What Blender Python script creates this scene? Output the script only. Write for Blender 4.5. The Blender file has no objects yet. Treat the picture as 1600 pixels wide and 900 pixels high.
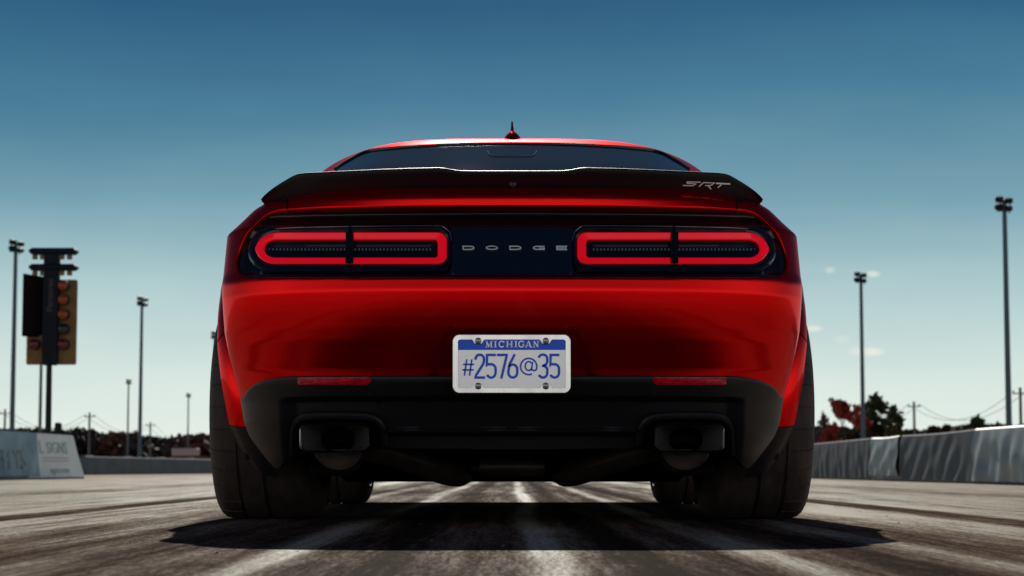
import bpy, math, random
import numpy as np
from mathutils import Vector

S = bpy.context.scene
COL = S.collection
R = math.radians
random.seed(7); rng = np.random.default_rng(7)

# ---------------------------------------------------------------- camera
FPX, CAMH = 3240.0, 0.163
PITCH = math.atan(283.0 / FPX)
cam = bpy.data.cameras.new('camera'); camo = bpy.data.objects.new('camera', cam); COL.objects.link(camo)
camo.location = (0, 0, CAMH); camo.rotation_euler = (R(90) + PITCH, 0, 0)
cam.lens = 72.9; cam.sensor_width = 36; cam.clip_end = 6000; cam.clip_start = 0.05
cam.dof.use_dof = True; cam.dof.focus_distance = 5.8; cam.dof.aperture_fstop = 8.0
S.camera = camo

# ---------------------------------------------------------------- sun and sky
SUN_EL, SUN_AZ = 32.0, -1.6          # sun ahead of the car, slightly to the left
sun = bpy.data.lights.new('sun', 'SUN'); suno = bpy.data.objects.new('sun', sun); COL.objects.link(suno)
sun.energy = 5.0; sun.angle = R(0.5); sun.color = (1.0, 0.93, 0.84)
sv = Vector((math.sin(R(SUN_AZ)) * math.cos(R(SUN_EL)), math.cos(R(SUN_AZ)) * math.cos(R(SUN_EL)), math.sin(R(SUN_EL))))
suno.rotation_euler = sv.to_track_quat('Z', 'Y').to_euler(); suno.location = (0, 40, 30)

w = bpy.data.worlds.new('World'); S.world = w; w.use_nodes = True
nt = w.node_tree; nt.nodes.clear()
def N(nt, t, **k):
    n = nt.nodes.new(t)
    for a, b in k.items(): setattr(n, a, b)
    return n
def Lk(nt, a, b): nt.links.new(a, b)
def math_(nt, op, a, b=None, clamp=False):
    n = N(nt, 'ShaderNodeMath', operation=op); n.use_clamp = clamp
    for i, v in enumerate((a, b)):
        if v is None: continue
        if isinstance(v, (int, float)): n.inputs[i].default_value = v
        else: Lk(nt, v, n.inputs[i])
    return n.outputs[0]
def srgb(r, g, b):
    f = lambda c: (c / 255 / 12.92) if c / 255 <= .04045 else ((c / 255 + .055) / 1.055) ** 2.4
    return (f(r), f(g), f(b), 1)
def ramp_(nt, fac, stops, interp='LINEAR'):
    n = N(nt, 'ShaderNodeValToRGB'); n.color_ramp.interpolation = interp
    e = n.color_ramp.elements
    while len(e) > 1: e.remove(e[-1])
    e[0].position = stops[0][0]; e[0].color = stops[0][1]
    for p, c in stops[1:]:
        k = e.new(p); k.color = c
    Lk(nt, fac, n.inputs[0]); return n.outputs[0]
def mix_(nt, fac, a, b, mode='MIX'):
    n = N(nt, 'ShaderNodeMix', data_type='RGBA', blend_type=mode)
    for i, v in ((0, fac), (6, a), (7, b)):
        if isinstance(v, (int, float)): n.inputs[i].default_value = v
        elif isinstance(v, tuple): n.inputs[i].default_value = v
        else: Lk(nt, v, n.inputs[i])
    return n.outputs[2]
sky = N(nt, 'ShaderNodeTexSky', sky_type='NISHITA'); sky.sun_disc = False
sky.sun_elevation = R(SUN_EL); sky.sun_rotation = R(SUN_AZ); sky.air_density = 1.0; sky.dust_density = 1.5; sky.ozone_density = 2.0
tc = N(nt, 'ShaderNodeTexCoord'); sp = N(nt, 'ShaderNodeSeparateXYZ'); Lk(nt, tc.outputs['Generated'], sp.inputs[0])
X, Y, Z = sp.outputs
wn = N(nt, 'ShaderNodeTexNoise'); wn.inputs['Scale'].default_value = 3.5; wn.inputs['Detail'].default_value = 4
mp = N(nt, 'ShaderNodeMapping'); mp.inputs['Scale'].default_value = (1, 1, 4); Lk(nt, tc.outputs['Generated'], mp.inputs[0]); Lk(nt, mp.outputs[0], wn.inputs[0])
zz = math_(nt, 'ADD', Z, math_(nt, 'MULTIPLY', math_(nt, 'SUBTRACT', wn.outputs[0], .5), .055))
front = ramp_(nt, zz, [(0.0, srgb(234, 242, 234)), (0.04, srgb(216, 231, 225)), (0.087, srgb(170, 200, 204)), (0.131, srgb(113, 158, 175)),
                       (0.178, srgb(64, 121, 150)), (0.223, srgb(27, 88, 126)), (0.32, srgb(17, 66, 100)), (.5, srgb(12, 42, 72)), (1.0, srgb(10, 34, 62))])
back = ramp_(nt, zz, [(0.0, srgb(255, 252, 246)), (0.12, srgb(255, 251, 246)), (0.2, srgb(240, 240, 240)), (0.28, srgb(170, 190, 204)), (.40, srgb(70, 100, 130)), (.6, srgb(22, 52, 85)), (1.0, srgb(14, 38, 66))])  # unseen sky behind the camera, brightened low down to light the car's tail
bf = N(nt, 'ShaderNodeMapRange'); bf.inputs[1].default_value = -.35; bf.inputs[2].default_value = .45; bf.inputs[3].default_value = 1; bf.inputs[4].default_value = 0
Lk(nt, Y, bf.inputs[0])
grad = mix_(nt, bf.outputs[0], front, back)
grad10 = mix_(nt, 1.0, grad, (10, 10, 10, 1), 'MULTIPLY')
skyc = mix_(nt, 0.012, grad10, sky.outputs[0])
# a few wisps of cloud low over the right-hand side
cl = None
cn = N(nt, 'ShaderNodeTexNoise'); cn.inputs['Scale'].default_value = 60; cn.inputs['Detail'].default_value = 4; Lk(nt, tc.outputs['Generated'], cn.inputs[0])
cno = math_(nt, 'MULTIPLY', math_(nt, 'SUBTRACT', cn.outputs[0], .5), 1.6)
for cx, cy, sx, sz, a in [(1352, 550, 34, 8, .9), (1366, 428, 14, 6, .8), (1299, 422, 9, 6, .5), (1272, 514, 16, 6, .8), (1316, 530, 16, 8, .35), (1338, 546, 14, 5, .6)]:
    ex = (cx - 800) / FPX; ez = (733 - cy) / FPX
    dx = math_(nt, 'DIVIDE', math_(nt, 'SUBTRACT', math_(nt, 'DIVIDE', X, Y), ex), sx / FPX)
    dz = math_(nt, 'DIVIDE', math_(nt, 'SUBTRACT', math_(nt, 'DIVIDE', Z, Y), ez), sz / FPX)
    r2 = math_(nt, 'ADD', math_(nt, 'MULTIPLY', dx, dx), math_(nt, 'MULTIPLY', dz, dz))
    g = math_(nt, 'SUBTRACT', 1.0, math_(nt, 'ADD', r2, cno), True)
    g = math_(nt, 'MULTIPLY', math_(nt, 'MULTIPLY', g, a), math_(nt, 'GREATER_THAN', Y, 0))
    cl = g if cl is None else math_(nt, 'MAXIMUM', cl, g)
c_ = srgb(240, 240, 228); skyc = mix_(nt, math_(nt, 'MULTIPLY', cl, .75), skyc, (c_[0] * 10, c_[1] * 10, c_[2] * 10, 1))
bg = N(nt, 'ShaderNodeBackground'); bg.inputs[1].default_value = 0.1; Lk(nt, skyc, bg.inputs[0])
wo = N(nt, 'ShaderNodeOutputWorld'); Lk(nt, bg.outputs[0], wo.inputs[0])

S.view_settings.view_transform = 'Standard'; S.view_settings.look = 'None'
S.view_settings.exposure = 0.0; S.view_settings.gamma = 1.0; S.view_settings.use_curve_mapping = False
S.render.engine = 'CYCLES'; S.cycles.use_denoising = True; S.cycles.max_bounces = 7
S.cycles.sample_clamp_indirect = 4

# ---------------------------------------------------------------- materials
MATS = {}
def mat(name, col, rough=.5, metal=0., coat=0., spec=.5, var=0., vscale=8., bump=0., bscale=60., emit=None, estr=0., rvar=0., coatr=.03, stretch=(1, 1, 1), alpha=None, sheen=0):
    m = bpy.data.materials.new(name); m.use_nodes = True; nt = m.node_tree; b = nt.nodes['Principled BSDF']
    b.inputs['Base Color'].default_value = (*col, 1); b.inputs['Roughness'].default_value = rough; b.inputs['Metallic'].default_value = metal
    b.inputs['Coat Weight'].default_value = coat; b.inputs['Coat Roughness'].default_value = coatr; b.inputs['Specular IOR Level'].default_value = spec
    if emit: b.inputs['Emission Color'].default_value = (*emit, 1); b.inputs['Emission Strength'].default_value = estr
    tc = N(nt, 'ShaderNodeTexCoord'); mp = N(nt, 'ShaderNodeMapping'); mp.inputs['Scale'].default_value = stretch; Lk(nt, tc.outputs['Object'], mp.inputs[0])
    n = N(nt, 'ShaderNodeTexNoise'); n.inputs['Scale'].default_value = vscale; n.inputs['Detail'].default_value = 6; n.inputs['Roughness'].default_value = .6; Lk(nt, mp.outputs[0], n.inputs[0])
    if var:
        lo = tuple(c * (1 - var) for c in col) + (1,); hi = tuple(min(1, c * (1 + var)) for c in col) + (1,)
        Lk(nt, ramp_(nt, n.outputs[0], [(.3, lo), (.7, hi)]), b.inputs['Base Color'])
    if rvar:
        Lk(nt, math_(nt, 'ADD', rough - rvar / 2, math_(nt, 'MULTIPLY', n.outputs[0], rvar)), b.inputs['Roughness'])
    if bump:
        n2 = N(nt, 'ShaderNodeTexNoise'); n2.inputs['Scale'].default_value = bscale; n2.inputs['Detail'].default_value = 4; Lk(nt, mp.outputs[0], n2.inputs[0])
        bn = N(nt, 'ShaderNodeBump'); bn.inputs['Strength'].default_value = bump; bn.inputs['Distance'].default_value = .01
        Lk(nt, n2.outputs[0], bn.inputs['Height']); Lk(nt, bn.outputs[0], b.inputs['Normal'])
    MATS[name] = m; return m

RED = mat('red_paint', (.80, .0012, .002), .26, .88, .14, .5, rvar=.02, vscale=30)
RED.node_tree.nodes['Principled BSDF'].inputs['Specular Tint'].default_value = (1, .10, .13, 1)
BLKGLOSS = mat('gloss_black', (.005, .004, .006), .12, 0, .1, .4, rvar=.05)
PANEL = mat('navy_gloss_panel', (.005, .009, .018), .10, 0, .5, .5)
SATIN = mat('satin_black', (.007, .0055, .007), .42, 0, 0, .25, bump=.05, bscale=900, rvar=.06)
PLASTIC = mat('grained_black_plastic', (.009, .0085, .011), .40, 0, 0, .32, bump=.08, bscale=1200, rvar=.1, vscale=14)
UNDER = mat('grimy_underbody', (.008, .008, .009), .7, 0, 0, .2, var=.4, vscale=12, bump=.3, bscale=40)
RUBBER = mat('tyre_rubber', (.050, .040, .036), .62, 0, 0, .35, var=.45, vscale=9, bump=.25, bscale=120, rvar=.2, stretch=(3, 1, 1))
RIM = mat('wheel_alloy', (.10, .10, .105), .25, .9)
RIMEDGE = mat('machined_rim_edge', (.7, .7, .72), .22, 1.)
CHROME = mat('bright_chrome', (.95, .95, .95), .45, .35)
SMOKEC = mat('dark_chrome', (.13, .13, .14), .16, 1., rvar=.1)
PIPE = mat('aged_steel_pipe', (.045, .035, .03), .42, .4, var=.5, vscale=12, bump=.15, bscale=60, rvar=.2)
FUN = mat('lightened_funnel_steel', (.20, .195, .19), .38, .8, rvar=.15)  # light inside the funnel put into a paler steel colour
HOLE = mat('flat_black_opening', (.002, .002, .002), .9, spec=0)  # flat black shared by pipe bores, panel gaps and screw slots
GLASS = mat('dark_tinted_glass', (.004, .008, .011), .015, 0, 0, .3)
LENS = mat('red_lamp_lens', (.75, .002, .012), .18, 0, .2, .35, emit=(1, .004, .018), estr=.36, var=.12, vscale=60)
LENSDK = mat('smoked_lamp_lens', (.004, .007, .011), .3, 0, .1, .15)
REFL = mat('red_reflector', (.50, .004, .02), .14, 0, 1., var=.8, vscale=70, stretch=(1, 1, 4))
PLATEW = mat('plate_silver_white', (.94, .95, .97), .32, .55, var=.06, vscale=300)
PLATEB = mat('plate_blue', (.004, .12, .92), .4, var=.06, vscale=200)
PLATET = mat('plate_lettering_white', (.94, .95, .97), .35, .5)
BRUSH = mat('brushed_steel', (.95, .95, .94), .26, .85, rvar=.25, vscale=18, stretch=(1, 1, .2))
STEEL = mat('zinc_screw', (.55, .54, .5), .3, .9)

# ---------------------------------------------------------------- object helpers
def put(o, parent=None):
    COL.objects.link(o)
    if parent: o.parent = parent
    return o
def origin(parent):
    v = Vector((0, 0, 0))
    while parent: v += parent.location; parent = parent.parent
    return v
def meshobj(name, V, Fc, m, parent=None, smooth=True, loc=None, angle=None):
    V = np.asarray(V, float)
    o0 = origin(parent)
    L0 = Vector(loc) if loc is not None else Vector((0, 0, 0))
    me = bpy.data.meshes.new(name)
    me.from_pydata([tuple(v) for v in (V - np.array(o0 + L0))], [], [tuple(int(i) for i in f) for f in Fc])
    me.update(); me.validate()
    if smooth:
        me.polygons.foreach_set('use_smooth', [True] * len(me.polygons))
        if angle: me.set_sharp_from_angle(angle=R(angle))
    me.materials.append(m)
    o = bpy.data.objects.new(name, me); o.location = L0
    return put(o, parent)
class MB:
    def __init__(s): s.V = []; s.F = []
    def add(s, V, F):
        n = len(s.V); s.V += [tuple(v) for v in V]; s.F += [tuple(i + n for i in f) for f in F]; return s
    def grid(s, G, closeu=False, closev=False):
        G = np.asarray(G, float); a, b = G.shape[:2]; F = []
        for i in range(a if closeu else a - 1):
            for j in range(b if closev else b - 1):
                i2 = (i + 1) % a; j2 = (j + 1) % b
                F.append((i * b + j, i * b + j2, i2 * b + j2, i2 * b + j))
        return s.add(G.reshape(-1, 3), F)
    def box(s, c, d, rz=0, bev=0.0, rx=0):
        hx, hy, hz = d[0] / 2, d[1] / 2, d[2] / 2; b = min(bev, hx * .9, hy * .9, hz * .9)
        if b <= 0:
            P = [(x, y, z) for x in (-hx, hx) for y in (-hy, hy) for z in (-hz, hz)]
            F = [(0, 1, 3, 2), (4, 6, 7, 5), (0, 4, 5, 1), (2, 3, 7, 6), (0, 2, 6, 4), (1, 5, 7, 3)]
        else:
            P = []; 
            for (z, k) in ((-hz, b), (-hz + b, 0), (hz - b, 0), (hz, b)):
                X_, Y_ = hx - k, hy - k; q = b * .7
                P += [(-X_ + q, -Y_, z), (X_ - q, -Y_, z), (X_, -Y_ + q, z), (X_, Y_ - q, z), (X_ - q, Y_, z), (-X_ + q, Y_, z), (-X_, Y_ - q, z), (-X_, -Y_ + q, z)]
            F = [tuple(range(7, -1, -1)), tuple(range(24, 32))]
            for l in range(3):
                for i in range(8): F.append((l * 8 + i, l * 8 + (i + 1) % 8, (l + 1) * 8 + (i + 1) % 8, (l + 1) * 8 + i))
        cr, sr = math.cos(rz), math.sin(rz); cx, sx = math.cos(rx), math.sin(rx)
        Q = []
        for x, y, z in P:
            y, z = y * cx - z * sx, y * sx + z * cx
            Q.append((c[0] + x * cr - y * sr, c[1] + x * sr + y * cr, c[2] + z))
        return s.add(Q, F)
    def tube(s, pts, r, n=12, caps=True):
        pts = [Vector(p) for p in pts]; rr = r if isinstance(r, (list, tuple)) else [r] * len(pts)
        up = None; rings = []
        for i, p in enumerate(pts):
            t = ((pts[min(i + 1, len(pts) - 1)] - p).normalized() + (p - pts[max(i - 1, 0)]).normalized()).normalized()
            if up is None:
                up = Vector((0, 0, 1)) if abs(t.z) < .9 else Vector((1, 0, 0))
            a = t.cross(up).normalized(); up = a.cross(t).normalized()
            rings.append([p + rr[i] * (math.cos(q) * a + math.sin(q) * up) for q in [2 * math.pi * k / n for k in range(n)]])
        n0 = len(s.V); s.grid(np.array(rings), closev=True)
        if caps:
            s.F.append(tuple(n0 + k for k in range(n))); s.F.append(tuple(n0 + (len(pts) - 1) * n + k for k in reversed(range(n))))
        return s
    def mirror(s):
        m = MB(); m.V = [(-x, y, z) for x, y, z in s.V]; m.F = [tuple(reversed(f)) for f in s.F]; return m
    def build(s, name, m, parent=None, smooth=True, loc=None, angle=35):
        return meshobj(name, s.V, s.F, m, parent, smooth, loc, angle)
def empty(name, loc, rz=0):
    o = bpy.data.objects.new(name, None); o.location = loc; o.rotation_euler = (0, 0, rz); o.empty_display_size = .2; COL.objects.link(o); return o
def tag(o, label=None, cat=None, group=None, kind=None):
    if label: o['label'] = label
    if cat: o['category'] = cat
    if group: o['group'] = group
    if kind: o['kind'] = kind
    return o
def copy_tree(o, loc=None):
    def rec(a, par):
        c = a.copy(); COL.objects.link(c); c.parent = par
        for ch in a.children: rec(ch, c)
        return c
    c = rec(o, None)
    if loc: c.location = loc
    return c
def cr_path(P, n=8):
    P = np.array(P, float); out = []
    for i in range(len(P) - 1):
        p0 = P[max(i - 1, 0)]; p1 = P[i]; p2 = P[i + 1]; p3 = P[min(i + 2, len(P) - 1)]
        for k in range(n):
            t = k / n; out.append(.5 * ((2 * p1) + (-p0 + p2) * t + (2 * p0 - 5 * p1 + 4 * p2 - p3) * t * t + (-p0 + 3 * p1 - 3 * p2 + p3) * t ** 3))
    out.append(P[-1]); return np.array(out)

# measured photograph positions -> place in the world at a given distance
cp, spt = math.cos(PITCH), math.sin(PITCH)
def px2w(px, py, Yd):
    dx = (np.asarray(px, float) - 800) / FPX; dy = (450 - np.asarray(py, float)) / FPX
    k = Yd / (cp - dy * spt)
    return dx * k, CAMH + (spt + dy * cp) * k

# ================================================================ SETTING
def track_material():
    m = bpy.data.materials.new('rubbered_asphalt'); m.use_nodes = True; nt = m.node_tree; b = nt.nodes['Principled BSDF']
    tc = N(nt, 'ShaderNodeTexCoord'); sp = N(nt, 'ShaderNodeSeparateXYZ'); Lk(nt, tc.outputs['Object'], sp.inputs[0]); X, Y, Z = sp.outputs
    def noise(sx, sy, scale=1, det=5, rough=.6, off=0):
        mp = N(nt, 'ShaderNodeMapping'); mp.inputs['Scale'].default_value = (sx, sy, 1); mp.inputs['Location'].default_value = (off, off * .7, off)
        Lk(nt, tc.outputs['Object'], mp.inputs[0])
        n = N(nt, 'ShaderNodeTexNoise'); n.inputs['Scale'].default_value = scale; n.inputs['Detail'].default_value = det; n.inputs['Roughness'].default_value = rough
        Lk(nt, mp.outputs[0], n.inputs[0]); return n.outputs[0]
    streak = noise(9, .30, 1, 6, .65); fine = noise(45, 2.4, 1, 6, .7, 3); grain = noise(110, 13, 1, 4, .75, 6); mott = noise(1.2, .35, 1, 6, .6, 9); grit = noise(140, 110, 1, 4, .75); wob = noise(.5, .25, 1, 2, .5, 4)
    xw = math_(nt, 'ADD', X, math_(nt, 'MULTIPLY', math_(nt, 'SUBTRACT', wob, .5), .12))
    # rubber laid in the groove |x| < ~1.1 with softer secondary bands outside
    lane = ramp_(nt, math_(nt, 'DIVIDE', math_(nt, 'ABSOLUTE', math_(nt, 'SUBTRACT', xw, -.08)), 4.0),
                 [(0, (.60,) * 3 + (1,)), (.20, (.66,) * 3 + (1,)), (.26, (.50,) * 3 + (1,)), (.32, (.12,) * 3 + (1,)), (.375, (.04,) * 3 + (1,)), (.392, (.75,) * 3 + (1,)), (.418, (.7,) * 3 + (1,)), (.44, (.0,) * 3 + (1,)), (.7, (.05,) * 3 + (1,)), (.76, (.3,) * 3 + (1,)), (.9, (.0,) * 3 + (1,))])
    v = math_(nt, 'ADD', lane, math_(nt, 'ADD', .10, math_(nt, 'MULTIPLY', math_(nt, 'SUBTRACT', streak, .5), 1.5)))
    v = math_(nt, 'ADD', v, math_(nt, 'MULTIPLY', math_(nt, 'SUBTRACT', fine, .5), 1.0))
    v = math_(nt, 'ADD', v, math_(nt, 'MULTIPLY', math_(nt, 'SUBTRACT', mott, .5), .9))
    def stripe(c, wd, a):
        d = math_(nt, 'DIVIDE', math_(nt, 'ABSOLUTE', math_(nt, 'SUBTRACT', xw, c)), wd)
        g = math_(nt, 'SUBTRACT', 1.4, d, True)
        br = math_(nt, 'ADD', .45, math_(nt, 'MULTIPLY', fine, 1.1))
        return math_(nt, 'MULTIPLY', math_(nt, 'MULTIPLY', g, a), br)
    for c, wd, a in [(.06, .045, .55), (-.445, .05, .45), (.47, .045, .42), (.82, .05, .2), (-.80, .06, .22)]:
        v = math_(nt, 'SUBTRACT', v, stripe(c, wd, a))
    for c, wd, a in [(.22, .05, .3), (-.25, .06, .25), (.66, .05, .3)]:
        v = math_(nt, 'ADD', v, stripe(c, wd, a))
    v = math_(nt, 'ADD', v, math_(nt, 'MULTIPLY', math_(nt, 'ADD', math_(nt, 'SUBTRACT', grit, .5), math_(nt, 'SUBTRACT', grain, .5)), 1.15))
    col = ramp_(nt, v, [(0.0, (.36, .325, .27, 1)), (.25, (.24, .205, .165, 1)), (.48, (.128, .090, .067, 1)), (.72, (.072, .046, .034, 1)), (1.0, (.024, .016, .0125, 1))])
    Lk(nt, col, b.inputs['Base Color'])
    Lk(nt, ramp_(nt, v, [(0.1, (.62,) * 3 + (1,)), (.6, (.68,) * 3 + (1,)), (1, (.66,) * 3 + (1,))]), b.inputs['Roughness'])
    b.inputs['Specular IOR Level'].default_value = .05
    bn = N(nt, 'ShaderNodeBump'); bn.inputs['Strength'].default_value = .16; bn.inputs['Distance'].default_value = .004
    Lk(nt, math_(nt, 'ADD', grit, math_(nt, 'MULTIPLY', fine, .8)), bn.inputs['Height']); Lk(nt, bn.outputs[0], b.inputs['Normal'])
    df = N(nt, 'ShaderNodeBsdfDiffuse'); gl = N(nt, 'ShaderNodeBsdfGlossy'); ms = N(nt, 'ShaderNodeMixShader'); out = nt.nodes['Material Output']
    df.inputs['Roughness'].default_value = .0; gl.inputs['Roughness'].default_value = .38; gl.inputs['Color'].default_value = (.9, 1, .97, 1)
    Lk(nt, col, df.inputs[0]); Lk(nt, bn.outputs[0], df.inputs['Normal']); Lk(nt, bn.outputs[0], gl.inputs['Normal'])
    Lk(nt, ramp_(nt, v, [(0, (.05,) * 3 + (1,)), (.35, (.018,) * 3 + (1,)), (.8, (.003,) * 3 + (1,))]), ms.inputs[0])
    Lk(nt, df.outputs[0], ms.inputs[1]); Lk(nt, gl.outputs[0], ms.inputs[2]); Lk(nt, ms.outputs[0], out.inputs[0]); nt.nodes.remove(b)
    return m
TRACK = track_material()
DIRT = mat('dry_tan_dirt', (.26, .20, .13), .9, var=.4, vscale=1.5, bump=.3, bscale=20, spec=.1)
def sheet(name, x0, x1, y0, y1, z, m):
    o = meshobj(name, [(x0, y0, z), (x1, y0, z), (x1, y1, z), (x0, y1, z)], [(0, 1, 2, 3)], m, smooth=False); o['kind'] = 'structure'; return o
sheet('ground', -3000, 3000, -1500, 5000, -.004, DIRT)
sheet('drag_strip', -7.3, 4.95, -60, 900, 0.0, TRACK)

# loose stones on the track
mb = MB()
for i in range(420):
    y = 2.9 + rng.random() ** 1.6 * 16; x = (rng.random() - .5) * y * .56; s = .0012 + .003 * rng.random() ** 3
    if rng.random() < .55 and abs(x) < 1.0: continue
    P = [(x + s * a * (1 + .5 * rng.random()), y + s * b * (1 + .5 * rng.random()), s * c) for a, b, c in ((-1, -1, 0), (1, -1, 0), (1, 1, 0), (-1, 1, 0), (.2, .1, 1.0))]
    mb.add(P, [(0, 1, 4), (1, 2, 4), (2, 3, 4), (3, 0, 4)])
o = mb.build('gravel_grit', mat('stone_grit', (.10, .085, .07), .8, var=.5, vscale=3), smooth=False); tag(o, 'small dark loose stones scattered over the asphalt', None, kind='stuff')

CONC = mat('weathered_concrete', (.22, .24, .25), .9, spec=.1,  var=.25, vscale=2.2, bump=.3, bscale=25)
CONCDK = mat('blue_grey_block_wall', (.085, .105, .125), .8, var=.25, vscale=1.2, bump=.3, bscale=25)  # darker blue-grey block, tone varied at random
TARP = mat('grey_vinyl_tarp', (.085, .10, .115), .85, spec=.1,  var=.22, vscale=3, stretch=(1, 2, .4))
TARPS = mat('silver_crumpled_tarp', (.16, .19, .21), .5, spec=.35,  var=.15, vscale=5)
WHITE = mat('white_vinyl_banner', (.78, .81, .77), .5, var=.06, vscale=3)
BANBLUE = mat('blue_grey_banner', (.22, .32, .36), .45, var=.3, vscale=2.5)
INK = mat('faded_banner_ink', (.42, .50, .53), .6)
INKL = mat('pale_banner_ink', (.26, .37, .41), .6)
INKR = mat('faded_pink_ink', (.60, .52, .54), .6)

# ---- right hand barrier with tarps
def yx(px, X=5.2): return X * FPX / (px - 800)
root = empty('track_barrier', (5.2, 30, 0)); tag(root, 'long low concrete wall draped with grey tarps along the right edge', 'barrier')
mb = MB(); mb.box((5.36, 160, .29), (.22, 300, .58), bev=.03); mb.build('wall', CONC, root)
def tarp(y0, y1, mt, seed, crump, name='tarp', bot=.03):
    r = np.random.default_rng(seed); ny = max(12, int((y1 - y0) / .05)); ny = min(ny, 260); nz = 26; G = np.zeros((ny, nz, 3))
    fr = [(r.uniform(.8, 5.0), r.uniform(-9, 9), r.uniform(0, 6.3), r.uniform(.3, 1)) for _ in range(7)]
    for i in range(ny):
        y = y0 + (y1 - y0) * i / (ny - 1)
        for j in range(nz):
            z = bot + (.60 - bot) * j / (nz - 1); d = 0
            for a, b, c, e in fr: d += e * abs(math.sin(a * y * 1.3 + b * z + c)) ** 2
            sag = (.012 * math.sin(math.pi * i / (ny - 1)))
            G[i, j] = (5.245 - crump * d * (1 - .75 * (j / (nz - 1)) ** 3) , y, z - sag * (j / (nz - 1)))
    mb = MB(); mb.grid(G)
    top = [[(G[i, -1, 0], G[i, -1, 1], G[i, -1, 2]), (G[i, -1, 0] + .02, G[i, -1, 1], G[i, -1, 2] + .018), (5.36, G[i, -1, 1], G[i, -1, 2] + .022), (5.48, G[i, -1, 1], .60), (5.485, G[i, -1, 1], .4)] for i in range(ny)]
    mb.grid(np.array(top)); return mb.build(name, mt, root, angle=None)
tarp(12.0, yx(1517), TARPS, 3, .028)
tarp(yx(1515), yx(1402), TARP, 5, .007)
tarp(yx(1399), yx(1356), TARPS, 8, .024, bot=.07)
tarp(yx(1353), 45, TARP, 11, .007)
tarp(45.1, 70, TARP, 14, .006); tarp(70.1, 110, TARP, 15, .006)
# ---- left banner-covered barrier (nearer) and low wall (farther)
root = empty('banner_barrier', (-7.6, 33, 0)); tag(root, 'low sloped-end barrier wrapped in white sign banner at left', 'barrier')
A = np.array([-7.34, 35.3]); Bp = np.array([-9.0, 27.6]); dd = (Bp - A); Ln = np.linalg.norm(dd); dd /= Ln; nn = np.array([-dd[1], dd[0]]);
if nn[1] > 0: nn = -nn   # towards camera
if nn[0] < 0 and False: nn = -nn
nn = np.array([abs(dd[1]), -abs(dd[0])]) if True else nn
def wallpt(s, z, off=0, lean=0):
    p = A + dd * s + nn * (off - .10 * z / .72 + .10); return (p[0], p[1], z)
def zt_(s): return .735 + .012 * s
mb = MB()
prof = [(0, 0), (.30, .735)]
F0 = []
P = [wallpt(0, 0), wallpt(.30, .735), wallpt(Ln, zt_(Ln)), wallpt(Ln, 0), wallpt(0, 0, -.5), wallpt(.30, .735, -.18), wallpt(Ln, zt_(Ln), -.18), wallpt(Ln, 0, -.5)]
mb.add(P, [(0, 3, 2, 1), (4, 5, 6, 7), (1, 2, 6, 5), (0, 1, 5, 4), (3, 7, 6, 2)]); mb.build('wall', CONC, root, smooth=False)
def banner(s0, s1, z0, m, name, off, e0=0, waves=0.004, ztop=None):
    ns = 40; G = []
    for i in range(ns):
        row = []
        for j in range(14):
            f = j / 13; z = z0 + f * ((ztop or .72) - z0); sl = s0 + e0 * (z / .735); s = sl + (s1 - sl) * i / (ns - 1)
            row.append(wallpt(s, z + .012 * s * f, off + waves * math.sin(s * 9 + z * 7) + .4 * waves * math.sin(s * 23 - z * 9)))
        G.append(row)
    mb = MB(); mb.grid(np.array(G)); return mb.build(name, m, root, angle=None)
bw = banner(.02, 2.2, .03, WHITE, 'white_banner', .012, e0=.29)
bb = banner(1.78, 7.6, .05, BANBLUE, 'blue_banner', .035, e0=-.0, waves=.012)

def glyph_text(txt, size, depth, align='CENTER', shear=0., sx=1.):
    cu = bpy.data.curves.new('lettering', 'FONT'); cu.body = txt; cu.size = size; cu.extrude = depth; cu.align_x = align; cu.shear = shear; cu.resolution_u = 3
    o = bpy.data.objects.new('lettering', cu); COL.objects.link(o); dg = bpy.context.evaluated_depsgraph_get(); dg.update()
    me = bpy.data.meshes.new_from_object(o.evaluated_get(dg)); bpy.data.objects.remove(o)
    V = [tuple(v.co) for v in me.vertices]; F = [tuple(p.vertices) for p in me.polygons]; bpy.data.meshes.remove(me)
    return [(x * sx, y, z) for x, y, z in V], F
def wall_text(txt, s, z, size, m, parent, off, sx=1.):
    V, F = glyph_text(txt, size, .002, sx=sx)
    V = [wallpt(s - x, z + y, off + zz_) for x, y, zz_ in V]; meshobj('lettering', V, F, m, parent, smooth=False)
wall_text('L', 1.62, .42, .30, INK, bw, .026, 1.1); wall_text('SIGNS', 1.02, .42, .27, INK, bw, .026, 1.1)
wall_text('signs.com', 1.0, .10, .15, INK, bw, .026, 1.3)
mb = MB()
for z in (.285, .335): mb.add([wallpt(.6, z, .025), wallpt(1.6, z, .025), wallpt(1.6, z + .022, .025), wallpt(.6, z + .022, .025)], [(0, 1, 2, 3)])
mb.build('stripe', INKR, bw, smooth=False)
wall_text('FLYS', 2.7, .17, .42, INKL, bb, .06, 1.0)

root = empty('far_wall', (-11.5, 66, 0)); tag(root, 'low blue-grey wall in the distance left of the car', 'wall')
mb = MB(); p0 = np.array([-12.1, 58.5]); p1 = np.array([-8.6, 110.]);
d = (p1 - p0); L_ = np.linalg.norm(d); ang = math.atan2(d[1], d[0]); c = (p0 + p1) / 2
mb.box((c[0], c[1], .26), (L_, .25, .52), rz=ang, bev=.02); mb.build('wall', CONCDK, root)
mb = MB()
for k in range(9):
    q = p0 + d * (k * .085 + .015); mb.box((q[0] - .02, q[1] - .15, .535), (.9, .12, .03), rz=ang, bev=.01)
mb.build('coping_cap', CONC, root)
mb = MB(); mb.box((-60, 61.5, .26), (96, .25, .50), bev=.02); o = mb.build('side_wall', CONCDK); tag(o, 'low grey wall running left behind the sloped banner barrier', 'wall')

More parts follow.
